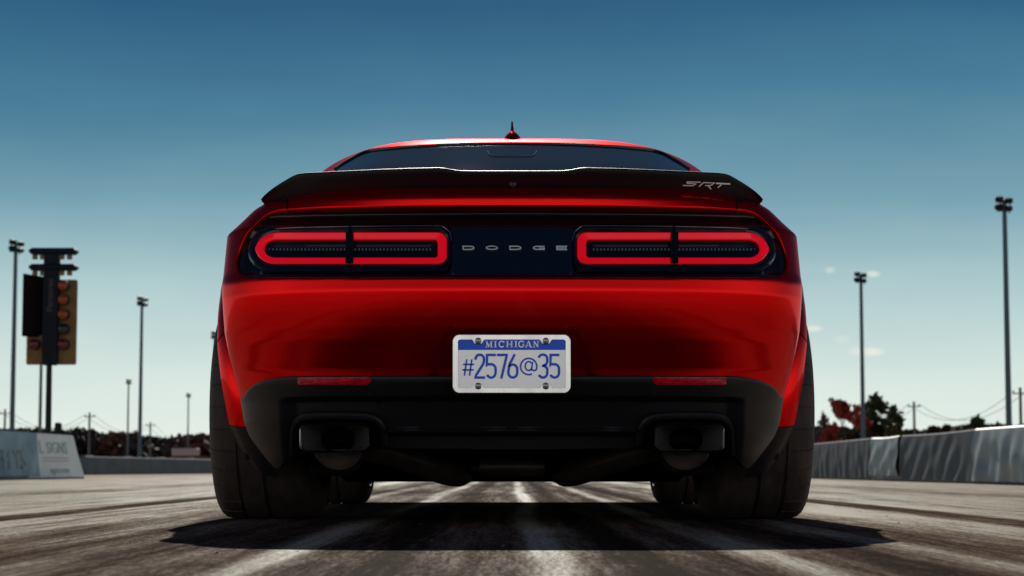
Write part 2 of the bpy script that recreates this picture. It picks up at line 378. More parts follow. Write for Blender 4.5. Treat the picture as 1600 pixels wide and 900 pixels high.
# ---- floodlight poles
POLEM = mat('galvanised_pole', (.05, .085, .115), .5, .3)
DARKM = mat('dark_fixture', (.012, .014, .018), .6, spec=.15)
PH = 12.4
def make_pole():
    r = empty('floodlight_pole', (0, 0, 0))
    mb = MB(); mb.tube([(0, 0, 0), (0, 0, 6), (0, 0, PH - .1)], [.15, .13, .105], 12); mb.build('pole', POLEM, r)
    mb = MB(); mb.box((0, 0, PH - .45), (.7, .1, .08)); mb.box((0, 0, PH - .05), (.7, .1, .08)); mb.build('cross_arm', DARKM, r, smooth=False)
    for x, z in ((-.23, PH - .30), (.21, PH - .40), (-.20, PH + .06), (.23, PH - .04)):
        mb = MB(); mb.box((x, -.12, z), (.38, .22, .25), rz=.25, rx=.45, bev=.05); mb.tube([(x, 0, z), (x, .08, z - .2)], .03, 6); mb.build('floodlight', DARKM, r)
    return r
proto = make_pole()
poles = [(25, 372, 'tall floodlight pole at the far left edge beside the starting tree'), (222, 462, 'floodlight pole between the starting tree and the car, tallest there'),
         (201, 592, 'thin faraway floodlight pole just left of a taller one'), (294.5, 614, 'smallest faraway floodlight pole left of the car'),
         (336, 517, 'floodlight pole mostly hidden behind the left rear fender'), (66, 486, 'faint floodlight pole rising behind the starting tree'),
         (1569, 303, 'tallest floodlight pole near the right edge'), (1345, 423, 'floodlight pole in front of the autumn trees at right')]
for i, (px, py, lab) in enumerate(poles):
    Yp = (PH + .25 - CAMH) * FPX / (733 - py); xb = (px - 800) / FPX * Yp * (1.0)
    loc = (xb * (1 + 0.000 * 1), Yp, 0)
    # perspective of the upward tilt: solve so the head lands at px
    xx, zz_ = px2w(px, py, Yp); loc = (float(xx), Yp, 0)
    o = proto if i == 0 else copy_tree(proto)
    o.location = loc; tag(o, lab, 'light pole', 'floodlight poles around the track')
    o.rotation_euler.z = (.5 if px < 800 else -.5)

# ---- utility poles and wires
WOOD = mat('weathered_pole_wood', (.10, .09, .08), .8)
def make_util():
    r = empty('utility_pole', (0, 0, 0))
    mb = MB(); mb.tube([(0, 0, 0), (0, 0, 8.2)], [.2, .14], 8); mb.build('pole', WOOD, r)
    mb = MB(); mb.box((0, 0, 7.6), (1.5, .12, .12)); mb.build('cross_arm', WOOD, r, smooth=False)
    for x in (-.65, .65):
        mb = MB(); mb.tube([(x, 0, 7.6), (x, 0, 7.9)], .06, 6); mb.build('insulator', DARKM, r)
    return r
up = make_util(); ul = [(8, 640, 'utility pole at the far left edge'), (140, 645, 'utility pole rising from the left treeline'), (235, 660, 'small utility pole right of the tall left floodlight'), (311, 677, 'smallest utility pole beside the left rear tyre'),
                        (1293, 668, 'utility pole hidden behind the red autumn tree'), (1428, 628, 'utility pole beyond the right wall in the middle'), (1594, 606, 'utility pole at the right edge beside the tallest floodlight')]
UP = []
for i, (px, py, lab) in enumerate(ul):
    Yp = (8.2 - CAMH) * FPX / (733 - py); x, z = px2w(px, py, Yp); o = up if i == 0 else copy_tree(up); o.location = (float(x), Yp, 0); UP.append((float(x), Yp)); tag(o, lab, 'utility pole', 'utility poles beyond the track')
def wire(a, b, sag, lab):
    mb = MB()
    for dx in (-.65, .65):
        pts = []
        for k in range(15):
            t = k / 14; pts.append((a[0] + (b[0] - a[0]) * t + dx, a[1] + (b[1] - a[1]) * t, 7.9 - sag * 4 * t * (1 - t)))
        mb.tube(pts, .028, 5)
    o = mb.build('overhead_wire', DARKM); tag(o, lab, 'wire', 'overhead wires between utility poles')
wire(UP[0], UP[1], 2.2, 'sagging wires between the two utility poles furthest left'); wire(UP[1], UP[2], 2.0, 'sagging wires left of the tall left floodlight'); wire(UP[2], UP[3], 2.5, 'sagging wires nearest the left rear tyre')
wire(UP[4], UP[5], 2.2, 'sagging wires over the red autumn tree'); wire(UP[5], UP[6], 2.4, 'sagging wires crossing behind the tallest right floodlight')

# ---- the starting tree (drag race lights)
def starting_tree():
    Yt = 36.6; sc = Yt / FPX
    x0, _ = px2w(80, 560, Yt); r = empty('starting_light_tree', (float(x0), Yt, 0)); tag(r, 'drag race starting light tree on a pole behind the banner barrier', 'starting lights')
    def W_(px, py, dy=0): x, z = px2w(px, py, Yt + dy); return float(x), Yt + dy, float(z)
    def bx(px0, py0, px1, py1, dy, th, bev=.02):
        a = W_(px0, py0, dy); b = W_(px1, py1, dy); mb = MB(); mb.box(((a[0] + b[0]) / 2, Yt + dy, (a[2] + b[2]) / 2), (abs(b[0] - a[0]), th, abs(a[2] - b[2])), bev=bev); return mb
    NAV = mat('navy_post_paint', (.007, .011, .018), .6, spec=.12, var=.3, vscale=4); TAN = mat('faded_yellow_backboard', (.19, .115, .05), .7, spec=.15, var=.2, vscale=5)
    BLK = mat('black_score_panel', (.004, .002, .003), .7, spec=.1); AMB = mat('amber_lamp', (.22, .03, .004), .3); REDL = mat('red_lamp', (.08, .003, .006), .3); GRN = mat('dark_green_lamp', (.004, .009, .009), .3); CAPM = mat('bulb_glass', (.16, .10, .05), .3)
    m = MB(); m.tube([W_(75, 690), W_(77, 565)], [.055, .05], 10); V = m.V; m.build('pole', DARKM, r)
    col = bx(70, 396, 90, 571, 0, .2, .03).build('column', NAV, r)
    V, F = glyph_text('Portatree', .15, .002, sx=1.0); c = W_(80, 462, 0)
    ly = max(v[1] for v in V); V = [(c[0] + .05 - y, Yt - .103 - z, c[2] + x) for x, y, z in V]; meshobj('lettering', V, F, mat('grey_vertical_lettering', (.05, .05, .055), .6), col, smooth=False)
    for py in (388, 413):
        arm = bx(47, py, 121, py + 10, 0, .28, .04).build('lamp_bar', NAV, r)
        for px in (56, 68, 98, 110):
            a = W_(px, py + 10); m = MB(); m.tube([(a[0], a[1] - .06, a[2]), (a[0], a[1] - .06, a[2] - .035), (a[0], a[1] - .06, a[2] - .09)], [.03, .052, .046], 10); m.build('staging_bulb', CAPM, arm)
    a0, a1, a2, a3 = W_(36, 427, -.05), W_(72, 433, .12), W_(72, 528, .12), W_(34, 525, -.05)
    P = [a0, a1, a2, a3]; P += [(p[0], p[1] + .12, p[2]) for p in P]
    m = MB(); m.add(P, [(0, 3, 2, 1), (4, 5, 6, 7), (0, 1, 5, 4), (1, 2, 6, 5), (2, 3, 7, 6), (3, 0, 4, 7)]); m.build('scoreboard_panel', BLK, r, smooth=False)
    right = bx(90, 437, 119, 570, .10, .06, .02).build('backboard', TAN, r)
    left = bx(42, 523, 69, 570, .10, .06, .02).build('backboard', TAN, r)
    def lamp(px, py, mt, par, rad=.098):
        a = W_(px, py, -.02); m = MB(); y = a[1]
        m.tube([(a[0], y + .09, a[2]), (a[0], y - .06, a[2])], [rad, rad], 20); hood = m.build('lamp', DARKM, par)
        m = MB(); m.tube([(a[0], y - .062, a[2]), (a[0], y - .085, a[2]), (a[0], y - .1, a[2])], [rad * .92, rad * .7, rad * .2], 20); m.build('lens', mt, hood) if False else m.build('lens', mt, par)
    for py, mt in ((446, AMB), (468, AMB), (491, AMB), (514, GRN), (538, REDL)): lamp(99, py, mt, right)
    lamp(53, 538, REDL, left)
starting_tree()
x, z = px2w(91, 668, 37.5); mb = MB(); mb.tube([(float(x), 37.5, 0), (float(x), 37.5, .98), (float(x), 37.5, 1.0)], [.065, .065, .04], 12); o = mb.build('black_bollard', DARKM); tag(o, 'short black post right of the starting tree pole', 'post')

# ---- trees
def leafmat(name, c, v=.5): return mat(name, c, .8, var=v, vscale=.6, spec=.15)
BARK = mat('dark_bark', (.035, .028, .024), .9)
def tree(name, loc, h, wd, leafm, lab, cat='tree', nleaf=1500, seed=1, leafs=.22, sparse=.5, trunk=.3, group=None):
    r = np.random.default_rng(seed); root = empty(name, loc); tag(root, lab, cat, group); o0 = np.array(loc)
    mb = MB(); tips = []
    def branch(p, d, l, rad, lev):
        q = p + d * l; mb.tube([tuple(p), tuple((p + q) / 2 + r.normal(0, l * .04, 3)), tuple(q)], [rad, rad * .8, rad * .6], 5)
        if lev == 0: tips.append((p, q)); return
        for k in range(3 if lev > 1 else 3):
            nd = d + r.normal(0, .55, 3) * np.array([wd / h * 1.6, wd / h * 1.6, .6]); nd[2] = abs(nd[2]) * .8 + .05; nd /= np.linalg.norm(nd); branch(q if k else p + d * l * .7, nd, l * r.uniform(.6, .85), rad * .55, lev - 1)
    branch(o0 + 0., np.array([0, 0, 1.]), h * trunk, h * .022, 4)
    allp = np.array([t[1] for t in tips]); 
    sc = (h * .97) / max(allp[:, 2].max(), .1); hw = np.abs(allp[:, 0] - o0[0]).max(); sx = (wd / 2) / max(hw, .01)
    def fit(P): P = np.array(P, float); return np.c_[(P[:, 0] - o0[0]) * sx + o0[0], (P[:, 1] - o0[1]) * sx + o0[1], P[:, 2] * sc]
    meshobj('trunk', fit(mb.V), mb.F, BARK, root)
    V = []; F = []; use = [t for t in tips if r.random() > sparse * .5]
    for i in range(nleaf):
        a, b = use[r.integers(len(use))]; c = fit([a + (b - a) * r.uniform(.1, 1.15)])[0] + r.normal(0, h * .018, 3)
        u = r.normal(0, 1, 3); u /= np.linalg.norm(u); v = np.cross(u, r.normal(0, 1, 3)); v /= np.linalg.norm(v); s = leafs * r.uniform(.5, 1.3); n = len(V)
        V += [c - u * s, c + v * s * .6, c + u * s, c - v * s * .6]; F.append((n, n + 1, n + 2, n + 3))
    meshobj('crown', V, F, leafm, root, smooth=False)
RL = leafmat('red_autumn_leaves', (.26, .045, .035)); DL = leafmat('dark_green_leaves', (.035, .045, .025)); OL = leafmat('olive_leaves', (.075, .07, .03)); BL = leafmat('brown_leaves', (.06, .032, .026))
def put_tree(name, px, pyt, wpx, Yd, leafm, lab, **k):
    x, z = px2w(px, pyt, Yd); tree(name, (float(x), Yd, 0), float(z), wpx / FPX * Yd, leafm, lab, **k)
put_tree('maple_tree', 1323, 620, 62, 150, RL, 'red-leaved autumn tree beyond the right wall', seed=4, nleaf=1900, leafs=.20, sparse=.7)
put_tree('maple_tree', 1304, 662, 50, 140, RL, 'low red bush-like maple at the foot of the red tree', seed=14, nleaf=1500, leafs=.2, sparse=.2)
put_tree('oak_tree', 1381, 614, 66, 160, DL, 'tall thin-topped dark tree right of the floodlight pole', seed=9, nleaf=1500, leafs=.22, sparse=.9)
put_tree('oak_tree', 1370, 648, 50, 150, DL, 'dense dark low tree left of the tall dark one', seed=19, nleaf=1800, leafs=.24, sparse=.1)
put_tree('oak_tree', 1397, 655, 28, 149, OL, 'small olive green tree right of the tall dark one', seed=29, nleaf=900, leafs=.2, sparse=.1)
put_tree('bare_tree', 1286, 642, 22, 150, BL, 'thin nearly bare tree beside the right rear tyre', seed=21, nleaf=160, leafs=.16, sparse=1)
put_tree('maple_tree', 1345, 668, 50, 143, BL, 'low brown tree at the foot of the nearer right floodlight pole', seed=33, nleaf=1500, leafs=.2, sparse=.1)
put_tree('round_bush', 1438, 674, 50, 125, OL, 'low wide olive bush near the middle utility pole', cat='bush', seed=36, nleaf=1000, leafs=.18, sparse=.1)
put_tree('round_bush', 1522, 650, 44, 120, DL, 'rounded dark bush above the right wall', cat='bush', seed=6, nleaf=1500, leafs=.18, sparse=.1)
put_tree('round_bush', 1470, 664, 40, 120, DL, 'lower dark bush left of the rounded one', cat='bush', seed=16, nleaf=1000, leafs=.18, sparse=.1)
put_tree('round_bush', 1556, 660, 26, 120, BL, 'small brown bush left of the tallest floodlight', cat='bush', seed=26, nleaf=500, leafs=.16, sparse=.3)
def wood(name, x0, x1, Yd, tops, mats, lab, seed, s=.9, dens=9):
    r = np.random.default_rng(seed); V = []; F = []; xs = np.linspace(x0, x1, int(abs(x1 - x0) * dens))
    V2 = []
    for px in xs:
        top = np.interp(px, [t[0] for t in tops], [t[1] for t in tops]); x, zt = px2w(px, top, Yd)
        for k in range(9):
            z = zt * r.random() ** .75; z = max(.2, z * (1 + .05 * math.sin(px * .9) + .06 * math.sin(px * .37 + 1))); c = np.array([x + r.normal(0, s), Yd + r.normal(0, s * 6), z])
            u = r.normal(0, 1, 3); u /= np.linalg.norm(u); v = np.cross(u, r.normal(0, 1, 3)); v /= np.linalg.norm(v); q = s * r.uniform(.4, 1.2); n = len(V)
            V += [c - u * q, c + v * q * .8, c + u * q, c - v * q * .8]; F.append((n, n + 1, n + 2, n + 3))
    o = meshobj(name, V, F, mats[0], smooth=False); me = o.data
    for m_ in mats[1:]: me.materials.append(m_)
    me.polygons.foreach_set('material_index', [int(abs(math.sin(V[f[0]][0] * .13) * 3 + r.random())) % len(mats) for f in F]); me.update()
    tag(o, lab, None, kind='stuff'); return o
WB = [leafmat('far_dark_foliage', (.030, .027, .028), .3), leafmat('far_brown_foliage', (.062, .036, .032), .3), leafmat('far_rust_foliage', (.085, .040, .03), .3)]
wood('distant_wood', -60, 332, 420, [(-60, 676), (100, 680), (120, 678), (150, 684), (170, 690), (185, 681), (205, 690), (215, 694), (232, 685), (250, 696), (272, 700), (285, 690), (300, 686), (332, 686)], WB, 'dark autumn woodland far beyond the left wall', 3, 1.0, 14)
wood('distant_wood', 1240, 1700, 300, [(1240, 680), (1300, 676), (1340, 680), (1400, 680), (1440, 682), (1470, 676), (1500, 674), (1560, 674), (1600, 672), (1700, 670)], WB[:2], 'dark scrubby woodland behind the right wall', 5, .8, 12)
# small far building
root = empty('track_building', (float(px2w(305, 705, 300)[0]), 300, 0)); tag(root, 'small pale-roofed building with dark red base left of the car', 'building')
x = root.location.x; mb = MB(); mb.box((x, 300, 1.0), (6.5, 4, 2.0)); mb.build('wall', mat('dark_red_siding', (.10, .02, .025), .7), root, smooth=False)
mb = MB(); mb.box((x - 1.2, 299.0, 2.6), (3.6, 3, 1.1), bev=.1); mb.build('roof', mat('pale_pink_roof', (.35, .27, .28), .6), root, smooth=False)

# ================================================================ THE CAR
CAR = empty('sports_car', (0, 8.37, 0)); tag(CAR, 'red muscle car seen from directly behind, black spoiler, wide rear tyres', 'car')
LC, NE = .42, 3.2
ZG = np.arange(.05, 1.2, .001)
def smoothtab(pts, sig):
    z, v = zip(*pts); t = np.interp(ZG, z, v); k = np.exp(-.5 * (np.arange(-60, 61) * .001 / sig) ** 2); k /= k.sum()
    return np.convolve(np.pad(t, 60, 'edge'), k, 'valid')
WT = smoothtab([(.10, .66), (.163, .702), (.186, .722), (.218, .747), (.26, .777), (.298, .79), (.358, .797), (.376, .803), (.46, .823), (.51, .832), (.56, .84), (.713, .850), (.852, .848), (.958, .74), (.98, .71)], .0045)
YT = smoothtab([(.10, 5.84), (.20, 5.80), (.26, 5.785), (.32, 5.758), (.36, 5.742), (.40, 5.722), (.44, 5.712), (.48, 5.690), (.52, 5.6680), (.55, 5.6572), (.58, 5.6495), (.60, 5.6456), (.62, 5.6431), (.64, 5.6414), (.6540, 5.6405), (.6560, 5.6411), (.690, 5.6450), (.70, 5.650), (.72, 5.677), (.87, 5.752), (.890, 5.757), (.921, 5.7572), (.929, 5.762), (.94, 5.785), (.96, 5.82), (1.1, 5.9)], .0035)
Wz = lambda z: np.interp(z, ZG, WT)
Y0 = lambda z: np.interp(z, ZG, YT)
def Ys(x, z):
    r = np.clip(np.abs(x) / Wz(z), 0, .9995); return Y0(z) + LC * (1 - np.sqrt(1 - r ** NE))
def on_surf(px, py, extra=0.):
    px = np.asarray(px, float); py = np.asarray(py, float); Yd = np.full(np.broadcast(px, py).shape, 5.8)
    for _ in range(40):
        x, z = px2w(px, py, Yd); Yd = .6 * Yd + .4 * (Ys(x, z) + extra)
    x, z = px2w(px, py, Yd); return x, Yd, z
def mirror_poly(L): return L + [(1600 - a, b) for a, b in reversed(L)]
def sdf(x, z, poly):
    P = np.array(poly); x = np.asarray(x); z = np.asarray(z); d = np.full(x.shape, 1e9); ins = np.zeros(x.shape, bool)
    for i in range(len(P)):
        a = P[i]; b = P[(i + 1) % len(P)]; e = b - a; t = np.clip(((x - a[0]) * e[0] + (z - a[1]) * e[1]) / (e @ e + 1e-12), 0, 1)
        d = np.minimum(d, np.hypot(x - a[0] - t * e[0], z - a[1] - t * e[1]))
        c = ((a[1] > z) != (b[1] > z)) & (x < (b[0] - a[0]) * (z - a[1]) / (b[1] - a[1] + 1e-12) + a[0]); ins ^= c
    return np.where(ins, -d, d)
def sm(a, b, x): t = np.clip((x - a) / (b - a), 0, 1); return t * t * (3 - 2 * t)

# tail recess outline and plate recess outline (half, traced)
REC = [(800, 322.5), (700, 323), (600, 324), (500, 326), (450, 328), (432, 330), (416, 336), (400, 349), (386, 366), (376, 386), (371, 404), (370.5, 416), (374, 426), (383, 431.5), (400, 433.5), (450, 434), (600, 434), (800, 434)]
PLR = [(800, 516), (712, 516), (700, 519), (693, 526), (684, 550), (674, 584), (673, 600), (800, 600)]
def w_poly(L):
    L = cr_path(L, 3); x, y, z = on_surf(L[:, 0], L[:, 1]); h = list(zip(x, z)); return h + [(-a, b) for a, b in reversed(h)]
RECW, PLRW = w_poly(REC), w_poly(PLR)
A_T = smoothtab([(.10, .09), (.3, .10), (.45, .120), (.6, .125), (.7, .102), (.78, .078), (.86, .06), (.95, .13), (1.1, .13)], .02)
def bulge(Yv, z):
    sh = sm(6.20, 6.86, Yv) * (1 - .42 * sm(7.25, 7.9, Yv)) + .35 * sm(9.0, 9.6, Yv) * (1 - sm(10.1, 10.5, Yv))
    return np.interp(z, ZG, A_T) * sh
# rear column ratios, spaced evenly by arc length
ph = np.linspace(0, math.pi / 2, 4000); rx = np.sin(ph) ** (2 / NE); ry = LC * (1 - np.cos(ph)); s = np.r_[0, np.cumsum(np.hypot(np.diff(rx * .84), np.diff(ry)))]
NR = 250; pc = np.interp(np.linspace(0, s[-1], NR), s, ph)
sideY = np.r_[np.linspace(6.46, 7.34, 64), np.linspace(7.36, 9.38, 50), np.linspace(9.4, 10.25, 60)]
NL = 14
def arch(Yv, base):
    z = np.full_like(Yv, base)
    for ya, r_ in ((6.9, .425), (9.85, .41)):
        d2 = r_ * r_ - (Yv - ya) ** 2; z = np.maximum(z, np.where(d2 > 0, .35 + np.sqrt(np.maximum(d2, 0)), 0))
    return z
def shell_grid(f, zmin_rear, ztop, offset=0., recess=True):
    """f: row fractions.  Returns grid [row, col, 3] of the left half, from the centre of the tail round to the nose."""
    rows = []
    for ff in f:
        z = zmin_rear + ff * (ztop - zmin_rear); W = Wz(z); y0 = Y0(z)
        xr = W * np.sin(pc) ** (2 / NE); yr = y0 + LC * (1 - np.cos(pc)); zr = np.full(NR, z)
        if recess:
            d = sdf(xr, zr, RECW); yr = yr + .075 * sm(0.0015, -.016, d)
            d2 = sdf(xr, zr, PLRW); yr = yr + .022 * sm(.006, -.012, d2)
            yr = yr + .07 * sm(.395, .375, zr) * (1 - sm(.66, .70, xr))
        yl = y0 + LC + (sideY[0] - y0 - LC) * (np.arange(1, NL) / NL)
        ys = np.r_[yl, sideY]
        zm = np.where(ys < 6.45, zmin_rear, np.maximum(arch(ys, .20), np.where(ys < 6.6, zmin_rear, .2))); zn = zm + ff * (ztop - zm)
        zs = zn + ff * ff * (.03 * sm(6.3, 7.2, ys) - .17 * sm(9.3, 10.6, ys)); xs = Wz(zn) + bulge(ys, zn) + offset
        # nose
        pf = np.linspace(math.pi / 2, 0, 34)[1:]; xe = Wz(zn[-1]) + bulge(np.array([10.25]), zn[-1])[0]; bow = .08 * math.sin(ff * math.pi)
        xf = xe * np.sin(pf) ** (2 / 3.4); yf = 10.25 + (.40 + bow) * np.cos(pf); zf = np.full(33, zs[-1]) 
        rows.append(np.stack([np.r_[xr, xs, xf], np.r_[yr, ys, yf], np.r_[zr, zs, zf]], 1))
    return np.array(rows)
fr = np.linspace(0, 1, 158); G = shell_grid(fr, .335, .955)
top = G[-1]; caps = []
for k in (.985, .95, .88, .75, .5, .25, 0):
    ysp = np.clip(top[:, 1], 6.25, 9.9); caps.append(np.stack([top[:, 0] * k, ysp + (top[:, 1] - ysp) * k, top[:, 2] + .022 * (1 - k * k)], 1))
G = np.concatenate([G, np.array(caps)], 0)
full = np.concatenate([G[:, ::-1] * np.array([-1, 1, 1]), G[:, 1:]], 1)     # nose .. left .. tail .. right .. nose
mb = MB(); mb.grid(full)
body = meshobj('body', mb.V, mb.F, RED, CAR, smooth=True)

# ---- surface patches laid on the tail by traced outlines
def patch_loops(loops, offs, close=True, cap=True, extra=0.):
    """bridge consecutive px loops; offs = depth (+ inwards).  Returns MB in world space."""
    rings = []
    for L, o_ in zip(loops, offs):
        L = np.array(L, float); x, y, z = on_surf(L[:, 0], L[:, 1], extra); rings.append(np.stack([x, y + o_, z], 1))
    mb = MB(); G = np.array(rings); mb.grid(G, closev=close)
    if cap:
        n = G.shape[1]; c = G[-1].mean(0); b = len(mb.V); x, y, z = on_surf(*(np.array(loops[-1]).mean(0)), extra)
        # fill as strips between opposite points keeps long thin shapes on the curved surface
        base = (G.shape[0] - 1) * n
        for i in range(n // 2):
            a0, a1 = base + i, base + (i + 1); b0, b1 = base + (n - 1 - i), base + (n - 2 - i)
            if a1 <= b1 and a0 != b0: mb.F.append((a0, a1, b1, b0) if a1 != b1 else (a0, a1, b0))
    return mb
def rr(x0, y0, x1, y1, tl, tr, br, bl, n=10, m=24):
    """rounded rectangle px loop starting at the middle of the left side, clockwise; radii as (rx, ry)"""
    def c(v): return v if isinstance(v, tuple) else (v, v)
    tl, tr, br, bl = map(c, (tl, tr, br, bl)); P = []
    def arc(cx, cy, rx, ry, a0, a1):
        for k in range(n + 1):
            a = R(a0 + (a1 - a0) * k / n); P.append((cx + rx * math.cos(a), cy - ry * math.sin(a)))
    def line(a, b, k_):
        for k in range(1, k_): t = k / k_; P.append((a[0] + (b[0] - a[0]) * t, a[1] + (b[1] - a[1]) * t))
    arc(x0 + tl[0], y0 + tl[1], *tl, 180, 90); line((x0 + tl[0], y0), (x1 - tr[0], y0), m)
    arc(x1 - tr[0], y0 + tr[1], *tr, 90, 0); line((x1, y0 + tr[1]), (x1, y1 - br[1]), 4)
    arc(x1 - br[0], y1 - br[1], *br, 0, -90); line((x1 - br[0], y1), (x0 + bl[0], y1), m)
    arc(x0 + bl[0], y1 - bl[1], *bl, -90, -180); line((x0, y1 - bl[1]), (x0, y0 + tl[1]), 4)
    return P
def columns_patch(top, bot, offfn, nc=160, nr=24, extra=0.):
    """grid between a traced top and bottom edge (left half), mirrored.  offfn(fx, fy, px, py) -> depth"""
    t = np.array(top, float); b = np.array(bot, float); x0, x1 = t[:, 0].min(), 800.
    u = np.linspace(0, 1, nc); pxs = x0 + (x1 - x0) * (u ** 1.6)
    G = np.zeros((nr, nc, 3))
    for j in range(nr):
        f = j / (nr - 1); py = np.interp(pxs, t[:, 0], t[:, 1]) * (1 - f) + np.interp(pxs, b[:, 0], b[:, 1]) * f
        x, y, z = on_surf(pxs, py, extra); G[j] = np.stack([x, y + offfn(pxs, py, f), z], 1)
    Gf = np.concatenate([G, G[:, ::-1][:, 1:] * np.array([-1, 1, 1])], 1); return Gf
# black recessed tail panel: dish slightly behind the red lip
rt = [(p[0], p[1] - 1.5) for p in REC if p[1] < 404 ] ; rb = [p for p in REC if p[1] >= 404]
rt = sorted([(368.5, 409)] + [(a - 1.2, b) for a, b in rt]); rb = sorted([(368.5, 409)] + [(a, b + 1.5) for a, b in rb]); 
rt = cr_path(rt, 4); rb = cr_path(rb, 4)
def dish(px, py, f):
    e = np.minimum(np.clip((px - 368) / 30, 0, 1), np.minimum(f, 1 - f) * 4).clip(0, 1)
    base = .012 + .018 * sm(0, 1, e)
    tp_ = np.interp(px, rt[:, 0], rt[:, 1]); q = py - tp_; side = sm(385, 450, px)
    deep = np.interp(q, [0, 5, 9, 30, 200], [.012, .040, .052, .026, .030])
    return base * (1 - side) + side * np.where(f < .5, deep, base)
G = columns_patch(rt, rb, dish, 220, 40); mb = MB(); mb.grid(G); panel = mb.build('tail_panel', BLKGLOSS, CAR, angle=None)
# centre badge panel between the lamps
loops = [rr(702, 352, 898, 431, 10, 10, 6, 6, m=40), rr(703, 353.5, 897, 430, 10, 10, 6, 6, m=40), rr(706, 356, 894, 428, 8, 8, 5, 5, m=40)]
mb = patch_loops(loops, [.034, .018, .014], cap=True); badge = mb.build('badge_panel', PANEL, CAR, angle=30)
# tail lamps
def lamp_half():
    o = rr(384, 352, 707, 426, (44, 36), (22, 20), (22, 20), (40, 34), m=60)
    a = rr(386.5, 354, 705, 424.5, (44, 36), (21, 19), (21, 19), (39, 33), m=60)
    a2 = rr(392, 358.5, 701, 419, (40, 32), (18, 16), (18, 16), (36, 30), m=60)
    b = rr(395.5, 360.5, 700, 415, (38, 30), (16, 14), (16, 14), (32, 27), m=60)
    r1 = rr(397.6, 362, 698.4, 412.3, (36, 29), (15, 13), (15, 13), (31, 26), m=60)
    housing = patch_loops([o, a, a2, r1], [.036, .008, .004, .009], cap=False)
    r1 = rr(396.5, 361.5, 699, 413.5, (36, 29), (15, 13), (15, 13), (31, 26), m=60)
    r2 = rr(399.5, 363.8, 697, 410.6, (34, 28), (14, 12), (14, 12), (30, 25), m=60)
    r3 = rr(411, 372.2, 684.5, 402.6, (20, 15), (6, 5), (6, 5), (18, 14), m=60)
    r4 = rr(412.5, 374.0, 683.5, 401.2, (18, 13), (5, 4), (5, 4), (16, 12), m=60)
    r0 = rr(398, 362.4, 698, 411.9, (36, 29), (15, 13), (15, 13), (31, 26), m=60)
    ring = patch_loops([r0, r2, r3, r4], [.010, .0062, .0125, .022], cap=False)
    i1 = rr(412, 377.5, 683.5, 400.5, (18, 12), (5, 4), (5, 4), (16, 11), m=60)
    i2 = rr(416, 380.5, 680, 398, (14, 9), (4, 4), (4, 4), (13, 8), m=60)
    i3 = rr(426, 384.5, 674, 394.5, (6, 5), (3, 3), (3, 3), (6, 5), m=60)
    inner = patch_loops([i1, i2, i3], [.020, .019, .024], cap=True)
    def bar(x0, x1, off, y0=358.5, y1=419):
        n = 14; G = []
        for k in range(n):
            py = y0 + (y1 - y0) * k / (n - 1); row = []
            for px, oo in ((x0, off + .012), (x0 + .8, off), (x1 - .8, off), (x1, off + .012)):
                x, y, z = on_surf(px, py); row.append((float(x), float(y) + oo, float(z)))
            G.append(row)
        m = MB(); m.grid(np.array(G)); return m
    return housing, ring, inner, bar(543.5, 548, .0015, 353.5, 424.5), [bar(539.0, 552.5, .0040, 362.5, 411.5)]
EDGEGLINT = mat('edge_glint_metal', (.75, .73, .70), .18, 1.)  # added metal tube standing for the bright reflection along the housing edge
H = lamp_half()
for side in (0, 1):
    f = (lambda m: m) if side == 0 else (lambda m: m.mirror())
    hs = f(H[0]).build('tail_light', BLKGLOSS, CAR, angle=50)
    f(H[1]).build('red_lens', LENS, hs, angle=50); f(H[2]).build('smoked_lens', LENSDK, hs, angle=40); f(H[3]).build('divider', BLKGLOSS, hs, angle=50)
    for q_ in H[4]: f(q_).build('shaded_lens_end', LENSDK, hs, angle=50)
    tr_ = []
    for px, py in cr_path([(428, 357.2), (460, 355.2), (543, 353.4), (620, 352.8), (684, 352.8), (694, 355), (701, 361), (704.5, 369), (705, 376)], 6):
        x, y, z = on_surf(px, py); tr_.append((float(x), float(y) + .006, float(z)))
    tm = MB(); tm.tube(tr_, [.0004 + .0012 * math.sin(math.pi * i / (len(tr_) - 1)) ** .5 for i in range(len(tr_))], 8); f(tm).build('edge_glint', EDGEGLINT, hs)
    # LED rows inside the smoked strip
    m = MB()
    for k in range(46):
        px = 420 + k * 5.6
        x, y, z = on_surf(px, 388.5); m.box((float(x), float(y) + .0225, float(z)), (.0052, .003, .007), bev=.001)
    f(m).build('led_row', mat('dim_led', (.03, .045, .065), .3) if side == 0 else MATS['dim_led'], hs)

# panel gap lines beside the boot lid
def line_strip(pts, wpx, off, name, m, parent=CAR):
    for side in (0, 1):
        P = cr_path(pts, 6); G = []
        for i, (px, py) in enumerate(P):
            t = P[min(i + 1, len(P) - 1)] - P[max(i - 1, 0)]; t /= np.linalg.norm(t); nx, ny = -t[1] * wpx / 2, t[0] * wpx / 2
            r_ = []
            for q in (-1, 0, 1):
                x, y, z = on_surf(px + nx * q, py + ny * q); r_.append((float(x), float(y) + off, float(z)))
            G.append(r_)
        mb = MB(); mb.grid(np.array(G))
        if side: mb = mb.mirror()
        mb.build(name, m, parent, angle=None)
line_strip([(449, 311), (448.5, 319), (448.5, 327)], 2.2, -.0012, 'panel_gap', HOLE)
line_strip([(409, 314.5), (430, 314.0), (448, 313.4)], 3.4, -.003, 'corner_trim', PLASTIC)

